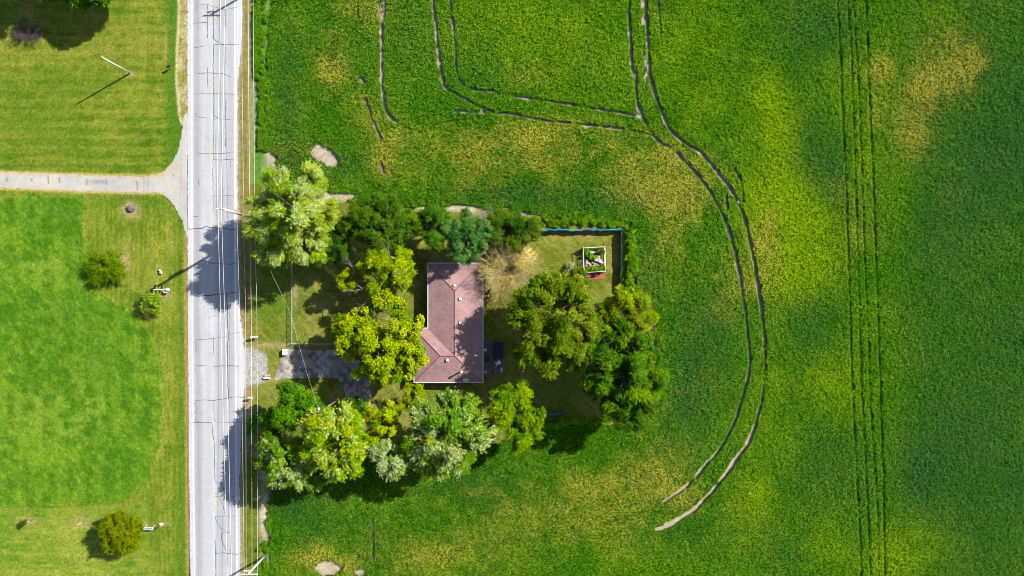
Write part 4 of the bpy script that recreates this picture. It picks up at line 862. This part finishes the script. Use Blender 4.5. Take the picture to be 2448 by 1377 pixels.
# ------------------------------------------------------------------ patio behind the house, all in shade
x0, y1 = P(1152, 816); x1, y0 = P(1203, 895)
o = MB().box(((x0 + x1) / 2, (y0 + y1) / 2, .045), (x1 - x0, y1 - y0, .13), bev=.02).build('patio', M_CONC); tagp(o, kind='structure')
x, y = P(1192, 837); t = thing('hot_tub', (x, y, .11), 'dark navy covered hot tub on the shaded back patio', 'hot tub')
M_NAVY = plain('navy_vinyl', (.008, .012, .028), .5, nscale=2, namt=.3); MB().box((x, y, .5), (1.56, 2.75, .78)).build('cabinet', M_BLACK, t)
cv = MB().box((x, y + .68, .96), (1.72, 1.5, .15), bev=.05).build('cover', M_NAVY, t); MB().box((x, y - .74, .96), (1.72, 1.3, .15), bev=.05).build('cover', M_NAVY, t)
x, y = P(1160, 836.5, .8); t = thing('round_table', (x, y, .11), 'small round pale grey table beside the house wall on the patio', 'table')
MB().lathe((x, y, .76), [(.25, 0), (.26, .02), (.26, .05), (.24, .06)], 20).build('tabletop', plain('pale_grey_paint', (.5, .52, .56), .5), t)
for a in (0, 2.09, 4.19): MB().tube([(x + .2 * math.cos(a), y + .2 * math.sin(a), .11), (x + .1 * math.cos(a), y + .1 * math.sin(a), .77)], .018, 6).build('leg', M_GREY, t)
x, y = P(1165, 859, .5); t = thing('storage_box', (x, y, .11), 'square black storage box on the patio near the house', 'box')
MB().box((x, y, .36), (.62, .8, .5)).build('body', M_BLACK, t); MB().box((x, y, .64), (.67, .85, .06), bev=.02).build('lid', M_BLACK, t)
x, y = P(1178.5, 888.5, .4); t = thing('fire_pit', (x, y, .11), 'round fire pit with a red rim at the lower end of the patio', 'fire pit')
MB().lathe((x, y, .11), [(.18, 0), (.2, .25), (.24, .3), (.18, .3), (.16, .1), (0.01, .1)], 18).build('bowl', M_BLACK, t)
MB().tube([(x + .23 * math.cos(a), y + .23 * math.sin(a), .42) for a in np.linspace(0, 6.2832, 20)], .045, 6, cap=False).build('rim', plain('red_paint', (.55, .05, .05), .5), t)
x, y = P(1161.5, 888.5, .5); t = thing('patio_chair', (x, y, .11), 'small white framed chair at the lower left of the patio', 'chair')
MB().box((x, y, .47), (.42, .42, .04)).build('seat', M_GREY, t); MB().box((x - .2, y, .75), (.04, .42, .45)).build('backrest', M_WHITE, t)
for a in (-.19, .19):
    for b in (-.19, .19): MB().tube([(x + a, y + b, .11), (x + a, y + b, .46)], .018, 6).build('leg', M_WHITE, t)
x, y = P(1199, 885, .5); t = thing('bench', (x, y, .11), 'narrow white bench at the right edge of the patio', 'bench')
MB().box((x, y, .5), (.3, .75, .05)).build('seat', M_WHITE, t)
for b in (-.3, .3): MB().box((x, y + b, .3), (.26, .06, .36)).build('leg', M_WHITE, t)
x, y = P(1190, 867, .3); o = MB().box((x, y, .2), (.9, .7, .16), .5, bev=.05).build('folded_tarp', plain('grey_tarp', (.42, .41, .4), .8, nscale=5, namt=.3), at=(x, y, .2)); tagp(o, 'crumpled pale grey tarp lying below the hot tub', 'tarp')

# ------------------------------------------------------------------ garden cage, brick pad and tarp fence
def cage():
    h = 1.75
    c4 = [P(1394.5, 592.5, h), P(1446.5, 589.5, h), P(1448.5, 648.5, h), P(1397, 651.5, h)]
    cx_, cy_ = np.mean([c[0] for c in c4]), np.mean([c[1] for c in c4])
    t = thing('garden_cage', (cx_, cy_, 0), 'white framed roofless garden cage full of planks and plants', 'garden cage')
    for c in c4: MB().box((c[0], c[1], h / 2), (.09, .09, h)).build('post', M_WHITE, t)
    for i in range(4):
        a = np.array(c4[i]); b = np.array(c4[(i + 1) % 4]); d = b - a; l = np.linalg.norm(d); ang = math.atan2(d[1], d[0]); cc = (a + b) / 2
        MB().box((cc[0], cc[1], h - .06), (l - .09, .085, .1), ang).build('top_rail', M_WHITE, t)
        m = MB(); 
        for z in (.12, .5, .95): m.box((cc[0], cc[1], z), (l - .13, .06, .09), ang)
        for u in np.linspace(.06, .94, 14):
            q = a + d * u; m.box((q[0], q[1], .62), (.03, .02, 1.1), ang)
        m.build('side_panel', M_WHITE, t)
    return c4
c4 = cage()
M_BOARD = plain('bleached_board', (.46, .43, .39), .8, nscale=4, namt=.15); M_RUB = plain('pale_timber_block', (.34, .27, .21), .9, nscale=5, namt=.35, bump=.02)
rr = np.random.RandomState(21)
for (ax_, ay, bx_, by_, wd, z, lab) in ((1404, 604, 1440, 601.5, .3, .75, 'long white board lying straight across the top of the garden cage'), (1413, 613, 1438, 622.5, .28, .62, 'white plank lying slanted in the middle of the garden cage'),
                                         (1420, 619, 1444, 629, .42, .7, 'widest white slatted plank slanted at the right of the garden cage')):
    a = np.array(P(ax_, ay, z)); b = np.array(P(bx_, by_, z)); c = (a + b) / 2; d = b - a
    o = MB().box((c[0], c[1], z - .33), (np.linalg.norm(d), wd, .66), math.atan2(d[1], d[0]), bev=.02).build('plank', M_BOARD, at=(c[0], c[1], 0)); tagp(o, lab, 'board')
k_ = 0
for (bx_, by_) in ((1424, 611), (1431, 615), (1418, 618), (1434, 622), (1403, 623), (1404, 629), (1410, 631), (1417, 627), (1424, 632), (1431, 634), (1437, 631), (1412, 637), (1420, 637), (1402, 635)):
    x, y = P(bx_, by_, .4); hgt_ = .3 + .25 * rr.rand(); m = MB().box((x, y, hgt_ / 2), (.35 + .3 * rr.rand(), .28 + .2 * rr.rand(), hgt_), rr.rand() * 3, bev=.06)
    m.v = [(a + rr.randn() * .03, b + rr.randn() * .03, c + rr.randn() * .02 * (c > .1)) for a, b, c in m.v]
    o = m.build('timber_block', plain('white_block', (.5, .49, .47), .8) if k_ == 4 else M_RUB, at=(x, y, 0))
    tagp(o, 'whitest block at the left side of the garden cage' if k_ == 4 else 'pale tan block heaped inside the white garden cage', 'block', None if k_ == 4 else 'blocks heaped in the garden cage'); k_ += 1
def vine(lab, pts, seed, pal):
    rs = np.random.RandomState(seed); L = []
    for a, b, rp, z in pts:
        x, y = P(a, b, z); L.append((x, y, z * .7, rp / S, z * .4))
    x, y = P(pts[0][0], pts[0][1], 0); t = thing('vine', (x, y, 0), lab, 'plant'); V, F, col = crown_leaves(rs, L, pal, 260, .17, .12, .3, 6)
    mesh_np('foliage', V, F, M_LEAF, t, col=np.clip(col, .002, .8))
    for l in L: MB().tube([(l[0], l[1], -.02), (l[0] + .05, l[1], l[2])], [.03, .02], 5).build('stem', M_BARK, t)
vine('green climbing plant sprawling from the upper left of the garden cage', [(1400, 598, 7, 1.3), (1407, 606, 7, 1.2), (1412, 611, 6, 1.1), (1419, 616, 5, 1.0)], 51, PAL_WEED)
vine('yellow green plants filling the lower end of the garden cage', [(1404, 645, 7, 1.3), (1415, 642, 7, 1.4), (1425, 642, 7, 1.4), (1436, 645, 7, 1.3), (1448, 641, 5, 1.3)], 52, PAL_WEED + PAL_YG)
vine('olive weed in the upper right corner of the garden cage', [(1432, 598, 6, 1.1), (1440, 600, 5, 1.0)], 53, PAL_DARKOLIVE)
# brick pad below the cage
M_PAD = plain('red_brick_paving', tuple(A(204, 112, 96)), .85, nscale=7, namt=.25)
a = P(1396.5, 653); b = P(1446, 668.5)
o = MB().box(((a[0] + b[0]) / 2, (a[1] + b[1]) / 2, .06), (b[0] - a[0], a[1] - b[1], .12), bev=.02).build('brick_pad', M_PAD, at=((a[0] + b[0]) / 2, (a[1] + b[1]) / 2, 0)); tagp(o, 'red brick slab on the grass just below the white garden cage', 'slab')
tree('shrub', 'silvery white shrub left of the white garden cage', 'shrub', [(1362, 636, 8, 1.3), (1360, 645, 6, 1.0), (1366, 632, 6, 1.2)], palette([(206, 214, 206, 3), (170, 186, 164, 2)]), 260, .16, .09, .3, 6, .04)
M_TARP, _n = new_mat('tarp_plastic'); _N = _n.nodes; _L = _n.links
_o = _N.new('ShaderNodeOutputMaterial'); _b = _N.new('ShaderNodeBsdfPrincipled'); _b.inputs['Roughness'].default_value = .35; _a = _N.new('ShaderNodeAttribute'); _a.attribute_name = 'Col'
_L.new(_a.outputs['Color'], _b.inputs['Base Color']); _L.new(_b.outputs[0], _o.inputs[0])
def tarp(label, pts, h, seed, cols, amp=.16, lean=.22):
    rs = np.random.RandomState(seed); q = [np.array(P(*p)) for p in smooth(pts, 3)]; dd = [0]
    for a, b in zip(q[:-1], q[1:]): dd.append(dd[-1] + np.linalg.norm(b - a))
    n = int(dd[-1] / .1); s = np.linspace(0, dd[-1], n); X = np.interp(s, dd, [p[0] for p in q]); Y = np.interp(s, dd, [p[1] for p in q])
    tx = np.gradient(X); ty = np.gradient(Y); tn = np.hypot(tx, ty); nx_, ny_ = -ty / tn, tx / tn
    t = thing('tarp_fence', (X[0], Y[0], 0), label, 'fence'); V = []; CL = []
    rows = 11; top = h * (.86 + .2 * vnoise(s, s * 0, 1.6, seed)); fold = lean * (.45 + 1.1 * vnoise(s, s * 0 + 4, 1.1, seed + 11, 2))
    for j in range(rows):
        f = min(j / 7, 1.0); g = max(0, (j - 7) / 3)
        off = amp * (vnoise(s, s * 0 + f * .8, .55, seed + 3, 2) - .5) * 2 * (.4 + .6 * f) - .12 * (1 - f) + fold * g
        z = .03 + f * (top - .03) - g * g * .22 + .05 * g * (vnoise(s, s * 0 + 7, .4, seed + 13) - .5)
        V.append(np.stack([X + nx_ * off, Y + ny_ * off, z], 1))
        cc = cols[0] + (cols[1] - cols[0]) * np.clip(vnoise(s, s * 0 + 2, 2.2, seed + 5) * 1.8 - .4 + .25 * (rs.rand(n) - .5), 0, 1)[:, None]; CL.append(cc)
    V = np.stack(V, 0); CL = np.stack(CL, 0); idx = np.arange(rows * n).reshape(rows, n)
    Fr = np.stack([idx[:-1, :-1], idx[:-1, 1:], idx[1:, 1:], idx[1:, :-1]], -1).reshape(-1, 4); V2 = V.copy(); V2[..., 0] += .012 * nx_; V2[..., 1] += .012 * ny_
    mesh_np('tarp', np.concatenate([V.reshape(-1, 3), V2.reshape(-1, 3)]), np.concatenate([Fr, Fr[:, ::-1] + rows * n]), M_TARP, t, col=np.concatenate([CL.reshape(-1, 3)] * 2))
    for u in np.linspace(0, n - 1, max(3, int(dd[-1] / 2.4))).astype(int): MB().tube([(X[u] + nx_[u] * .25, Y[u] + ny_[u] * .25, -.05), (X[u] + nx_[u] * .25, Y[u] + ny_[u] * .25, h + .1)], .035, 6).build('post', M_GREY, t)
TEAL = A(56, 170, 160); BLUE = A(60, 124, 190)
tarp('long sagging blue and teal tarp fence along the top of the back garden', [(1282, 553), (1320, 553), (1370, 553), (1430, 552), (1486, 551)], 1.45, 61, (TEAL, BLUE), .2, .26)
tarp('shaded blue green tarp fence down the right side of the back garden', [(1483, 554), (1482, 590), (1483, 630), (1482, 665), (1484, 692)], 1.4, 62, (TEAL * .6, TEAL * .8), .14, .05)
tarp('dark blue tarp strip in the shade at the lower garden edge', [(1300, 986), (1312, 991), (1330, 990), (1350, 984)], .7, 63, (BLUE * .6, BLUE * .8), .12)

# ------------------------------------------------------------------ chain link fence in the front yard
def chain_fence():
    h = 1.05; c = P(700.5, 821); top = P(701, 628); rt = P(822, 822)
    t = thing('chain_link_fence', (c[0], c[1], 0), 'low grey chain link fence with pale rail enclosing the front lawn corner', 'fence')
    for a, b in ((top, c), (c, rt)):
        a = np.array(a); b = np.array(b); d = b - a; l = np.linalg.norm(d); u = d / l
        MB().tube([(*a, h), (*b, h)], .035, 6).build('top_rail', M_STEEL, t)
        m = MB(); n = int(l / .16)
        for i in range(n):
            p = a + u * (i * .16); q1 = a + u * min(l, i * .16 + .5); q0 = a + u * max(0, i * .16 - .5)
            m.tube([(*p, .03), (*q1, h)], .010, 3, cap=False); m.tube([(*p, .03), (*q0, h)], .010, 3, cap=False)
        m.build('mesh', M_STEEL, t)
        for k in range(int(l / 2.6) + 1): p = a + u * min(l, k * 2.6); MB().tube([(*p, -.05), (*p, h + .05)], .04, 6).build('post', M_STEEL, t)
chain_fence()

# ------------------------------------------------------------------ poles and wires
def pole_big():
    b = P(642, 530); hh = 20.5; t3 = P3(526, 499, hh); base = np.array([b[0], b[1], -.2]); topp = np.array(t3); d = topp - base
    topp = np.array([b[0] + .15, b[1] - .02, hh])
    t = thing('utility_pole', (b[0], b[1], 0), 'tall rust brown power pole leaning out of the largest maple over the road', 'utility pole', 'utility poles along the road')
    f = lambda u: base + (topp - base) * u
    MB().tube([f(0), f(.35), f(.62)], [.26, .23, .21], 10).build('pole', M_WOOD, t, True); MB().tube([f(.62), f(.8), f(1)], [.208, .19, .17], 10).build('pole_top', M_WOODPALE, t, True)
    MB().box((topp[0] - .15, topp[1], hh - .3), (1.1, .16, .16)).build('crossarm', M_WHITE, t)
    MB().tube([f(.68) + (.0, .3, 0), f(.78) + (0, .3, 0)], .2, 10).build('transformer', M_STEEL, t)
    for dx in (-.55, .3): MB().lathe((topp[0] + dx - .1, topp[1], hh - .22), [(.06, 0), (.1, .1), (.05, .25)], 8).build('insulator', M_WHITE, t)
    return topp
top_big = pole_big()
def pole_small(px_, py_, label, h=7.4):
    b = P(px_, py_); t = thing('utility_pole', (b[0], b[1], 0), label, 'utility pole', 'utility poles along the road')
    M_ = M_GREYWOOD
    MB().tube([(b[0], b[1], -.2), (b[0], b[1], h)], [.2, .15], 10).build('pole', M_, t, True)
    MB().box((b[0] + .02, b[1] - .22, h - .25), (2.8, .14, .14)).build('crossarm', M_WOODWHITE, t)
    MB().box((b[0] - .2, b[1] + .24, h - .55), (1.3, .12, .12)).build('crossarm', M_WOODWHITE, t)
    for dx in (-1.3, -.9, -.15, .35, 1.25): MB().lathe((b[0] + .02 + dx, b[1] - .22, h - .18), [(.07, 0), (.1, .08), (.08, .16), (.04, .25)], 8).build('insulator', M_WHITE, t)
    for dx in (-.6, -.3, .3): MB().lathe((b[0] - .2 + dx, b[1] + .24, h - .49), [(.08, 0), (.11, .1), (.08, .2), (.05, .35)], 8).build('insulator', M_WHITE, t)
    MB().tube([(b[0] - .25, b[1] - .1, h - 1.5), (b[0] - .25, b[1] - .1, h - .8)], .18, 10).build('transformer', M_STEEL, t)
M_GREYWOOD = plain('silvered_pole_wood', (.56, .52, .46), .85, nscale=4, namt=.2); M_WOODWHITE = plain('bleached_crossarm', (.66, .63, .58), .8, nscale=4, namt=.15)
pole_small(632, 1330, 'pale wooden power pole with crossarms at the bottom edge beside the road')
pole_small(613, -27, 'wooden power pole just beyond the top edge that throws its shadow on the road')
def wire(label, pts, r=.022, name='power_line', cat='wire', mat=None):
    q = smooth(pts, 8); p3 = [P3(a, b, z) for a, b, z in q]; c = p3[len(p3) // 2]
    o = MB().tube(p3, r, 5).build(name, mat or M_WIRE, at=(0, 0, 0)); tagp(o, label, cat, 'wires strung along the road')
wire('leftmost high wire running over the middle of the road to the tall brown pole', [(533, -300, 19), (527.5, 0, 19), (520.5, 371, 19.8), (521, 498, 20.3), (527, 742, 19.6), (534, 1000, 18.9), (543.5, 1377, 18.8), (550, 1640, 19)])
wire('second high wire over the right lane passing the tip of the tall brown pole', [(545, -300, 19), (538.5, 0, 19), (531, 371, 19.8), (529.5, 499, 20.3), (537, 742, 19.6), (545, 1000, 18.9), (554, 1377, 18.8), (560, 1640, 19)])
wire('thin wire hugging the right white edge line of the road', [(572, -300, 13.5), (568.5, 0, 13.6), (564, 371, 14), (566, 512, 14.2), (573, 742, 13.8), (579, 1006, 13.5), (584, 1377, 13.5), (588, 1640, 13.6)], .014)
wire('low wire nearest the road over the dry verge', [(578, -300, 7), (577, 0, 7), (581, 371, 6.6), (583.5, 600, 6.5), (586.5, 742, 6.6), (588, 1100, 6.9), (588.5, 1377, 7.3), (589, 1640, 7)], .016)
wire('middle low wire over the weeds of the right verge', [(592, -300, 7), (593, 0, 7), (596, 371, 6.6), (598, 600, 6.5), (600.5, 742, 6.6), (602, 1100, 6.9), (602.5, 1377, 7.3), (602.5, 1640, 7)], .022)
wire('rightmost low wire along the roadside weeds and trees', [(604, -300, 7), (605, 0, 7), (608, 371, 6.6), (610, 600, 6.5), (614, 742, 6.6), (615.5, 1100, 6.9), (616, 1377, 7.3), (616, 1640, 7)], .019)
wire('twisted service wire dropping from the brown pole to the white yard lamp', [(622, 525, 10.6), (643, 635, 10.3), (690, 740, 10.4), (717, 833, 10.9), (738, 905, 11.5), (761, 977, 12.3)], .008)
# yard lamp in the lower trees
LZ = 12.4; x, y, z = P3(762, 978, LZ); bx_, by_ = x - .1, y - .55
t = thing('yard_lamp', (bx_, by_, 0), 'white yard lamp head on a pole rising among the lower row trees', 'lamp')
MB().tube([(bx_, by_, -.1), (bx_, by_, LZ + .1)], [.13, .09], 8).build('pole', M_BARK, t); MB().tube([(bx_, by_, LZ - .1), (bx_ + .03, by_ + .5, LZ + .15)], .05, 6).build('arm', M_WHITE, t)
MB().lathe((x, y, LZ - .1), [(.1, 0), (.24, .06), (.25, .16), (.12, .3), (.05, .36)], 14).build('lamp_head', M_WHITE, t); MB().box((bx_ + .5, by_ + .12, LZ - .2), (1.0, .1, .09), .3).build('crossarm', M_WOODWHITE, t)
# white pole on the mown lawn
x, y = P(312, 175); t = thing('lawn_pole', (x, y, 0), 'bare white pole standing on the upper mown lawn', 'pole')
MB().tube([(x, y, -.1), (x, y, 4.4), (x, y, 8.6)], [.15, .12, .09], 10).build('shaft', M_WHITE, t, True); MB().lathe((x, y, 8.55), [(.12, 0), (.15, .06), (.08, .16)], 10).build('cap', M_GREY, t)

# ------------------------------------------------------------------ mailboxes, boxes, ornaments along the road
def mailbox(px_, py_, label, body, ln=.55, wd=.28, rz=0.0, h=1.05, post=M_WOOD):
    x, y = P(px_, py_, h); t = thing('mailbox', (x, y, 0), label, 'mailbox')
    MB().box((x, y, h / 2 - .05), (.1, .1, h)).build('post', post, t)
    vs_ = []; n = 9
    for e in (-ln / 2, ln / 2):
        for k in range(n + 1): a = math.pi * k / n; vs_.append((e, wd / 2 * math.cos(a), .12 + wd / 2 * math.sin(a)))
        vs_ += [(e, -wd / 2, -.04), (e, wd / 2, -.04)]
    m_ = n + 3; fs_ = [[k, (k + 1) % m_, m_ + (k + 1) % m_, m_ + k] for k in range(m_)] + [list(range(m_))[::-1], list(range(m_, 2 * m_))]
    MB().add([(x + a * math.cos(rz) - b * math.sin(rz), y + a * math.sin(rz) + b * math.cos(rz), h + c) for a, b, c in vs_], fs_).build('box', body, t, False)
    MB().box((x + (ln / 2 + .012) * math.cos(rz), y + (ln / 2 + .012) * math.sin(rz), h + .1), (.02, wd * .9, .2), rz).build('door', body, t)
mailbox(403, 159, 'black mailbox on a post beside the gravel shoulder', M_BLACK, .6, .34, .5)
mailbox(608, 806, 'long white mailbox at the verge above the driveway mouth', M_WHITE, 1.25, .3, .06)
mailbox(598.5, 951, 'short white mailbox at the verge below the driveway mouth', M_WHITE, .8, .28, .1)
# mailbox stand west of the road
x, y = P(383, 692.5, 1.0); t = thing('mailbox_stand', (x, y, 0), 'white beam stand carrying two black mailboxes above the light shrub', 'mailbox stand')
MB().box((x, y, 1.0), (2.2, .16, .12)).build('beam', M_WHITE, t)
for dx in (-.75, .75): MB().box((x + dx, y, .44), (.13, .13, .97)).build('post', M_WHITE, t)
for dx in (-.8, .42):
    MB().box((x + dx, y + .36, 1.0), (.34, .5, .1)).build('bracket', M_WHITE, t); b_ = MB().box((x + dx, y + .48, 1.17), (.36, .58, .22), bev=.08).build('mailbox', M_BLACK, t)
MB().box((x + 1.2, y + .03, .92), (.5, .5, .5), .1, bev=.05).build('parcel_box', M_WHITE, t)
MB().box((x + .7, y - .4, .6), (.55, .4, .45), bev=.05).build('meter_box', plain('blue_grey_box', (.42, .46, .54), .6), t)
# two white garden ornaments
for q, (a, b, lab) in enumerate(((381.5, 646.5, 'smaller white garden goose ornament on the lawn above the mailbox stand'), (383.5, 652, 'larger white garden goose ornament on the lawn above the mailbox stand'))):
    x, y = P(a, b, .4); t = thing('garden_ornament', (x, y, 0), lab, 'ornament', 'white goose ornaments on the lawn'); s = .8 + .25 * q
    MB().lathe((x, y, 0), [(.08 * s, 0), (.2 * s, .12), (.26 * s, .28), (.2 * s, .46), (.06 * s, .56)], 12).build('body', M_WHITE, t, True)
    MB().tube([(x + .1, y + .02, .45 * s), (x + .22, y + .04, .7 * s), (x + .32, y + .05, .72 * s)], [.06, .05, .05], 8).build('neck', M_WHITE, t, True)
# boulder
x, y = P(313, 497.5, .3); rs = np.random.RandomState(5); bm = bmesh.new(); bmesh.ops.create_icosphere(bm, subdivisions=3, radius=.72)
for v in bm.verts:
    v.co *= 1 + .22 * (vnoise(np.array([v.co.x]), np.array([v.co.y + v.co.z * 1.7]), .45, 88, 2)[0] - .5) * 2; v.co.z = v.co.z * .6 + .28; v.co.z = max(v.co.z, -.05)
me = bpy.data.meshes.new('boulder'); bm.to_mesh(me); bm.free(); me.materials.append(plain('grey_boulder_rock', (.12, .095, .09), .9, nscale=3, namt=.5, bump=.04))
o = bpy.data.objects.new('boulder', me); C.objects.link(o); o.location = (x, y, 0); o.scale = (1.0, .85, 1); tagp(o, 'grey boulder in a ring of bare earth near the driveway corner', 'boulder')
# marker post, leaning sign, stake, sapling stake
x, y = P(392, 1252); t = thing('marker_post', (x, y, 0), 'white marker post with an orange tip right of the leaning sign', 'post')
MB().tube([(x, y, -.1), (x - .02, y, 1.15)], .075, 10).build('shaft', M_WHITE, t); MB().tube([(x - .02, y, 1.15), (x - .03, y, 1.45)], .08, 10).build('tip', plain('orange_plastic', (.75, .2, .03), .5), t)
MB().box((x - .45, y + .05, .25), (.35, .25, .5), .3, bev=.05).build('junction_box', M_WHITE, t)
x, y = P(355, 1262, .8); t = thing('leaning_sign', (x, y, 0), 'white framed sign with a grey blue panel leaning beside the cedar bush', 'sign')
MB().box((x, y - .1, .85), (1.6, .5, .06), 0, tilt=(R(-32), 0)).build('frame', M_WHITE, t); MB().box((x - .02, y - .09, .89), (1.36, .32, .06), 0, tilt=(R(-32), 0)).build('panel', plain('grey_blue_panel', tuple(A(150, 160, 206)), .5, nscale=7, namt=.35), t)
for dx in (-.7, .75): MB().tube([(x + dx, y + .35, -.1), (x + dx, y - .05, .95)], .045, 6).build('leg', M_WHITE, t)
x, y = P(196, 1249.5); o = MB().tube([(x, y, -.1), (x - .35, y - .05, 1.1)], .045, 6).build('stake', M_WHITE, at=(x, y, 0)); tagp(o, 'lone white stake in a dry patch left of the cedar bush', 'stake')
x, y = P(71, 1245.5); o = MB().tube([(x, y, -.1), (x - .25, y - .1, .8)], .04, 6).build('stake', M_WHITE, at=(x, y, 0)); tagp(o, 'short white stake holding the tiny dark sapling', 'stake')
# utility box and stone bench by the drive
x, y = P(680, 842, .7); t = thing('utility_box', (x, y, 0), 'pale grey utility cabinet at the upper left corner of the house driveway', 'utility box')
MB().box((x, y, .38), (.62, .95, .8), bev=.04).build('cabinet', plain('pale_grey_cabinet', (.56, .54, .54), .6), t); MB().box((x, y, .8), (.68, 1.0, .06), bev=.02).build('lid', plain('pale_grey_cabinet_lid', (.6, .58, .58), .6), t)
x, y = P(637.5, 904, .4); t = thing('stone_bench', (x, y, 0), 'low whitish stone bench on the grass at the driveway mouth', 'bench')
MB().box((x, y, .4), (1.15, .3, .1), bev=.02).build('seat', M_BOARD, t)
for dx in (-.4, .4): MB().box((x + dx, y, .16), (.18, .26, .4)).build('leg', M_BOARD, t)
MB().box((x + .05, y + .38, .18), (.95, .35, .4), .1, bev=.05).build('planter', M_RUB, t)
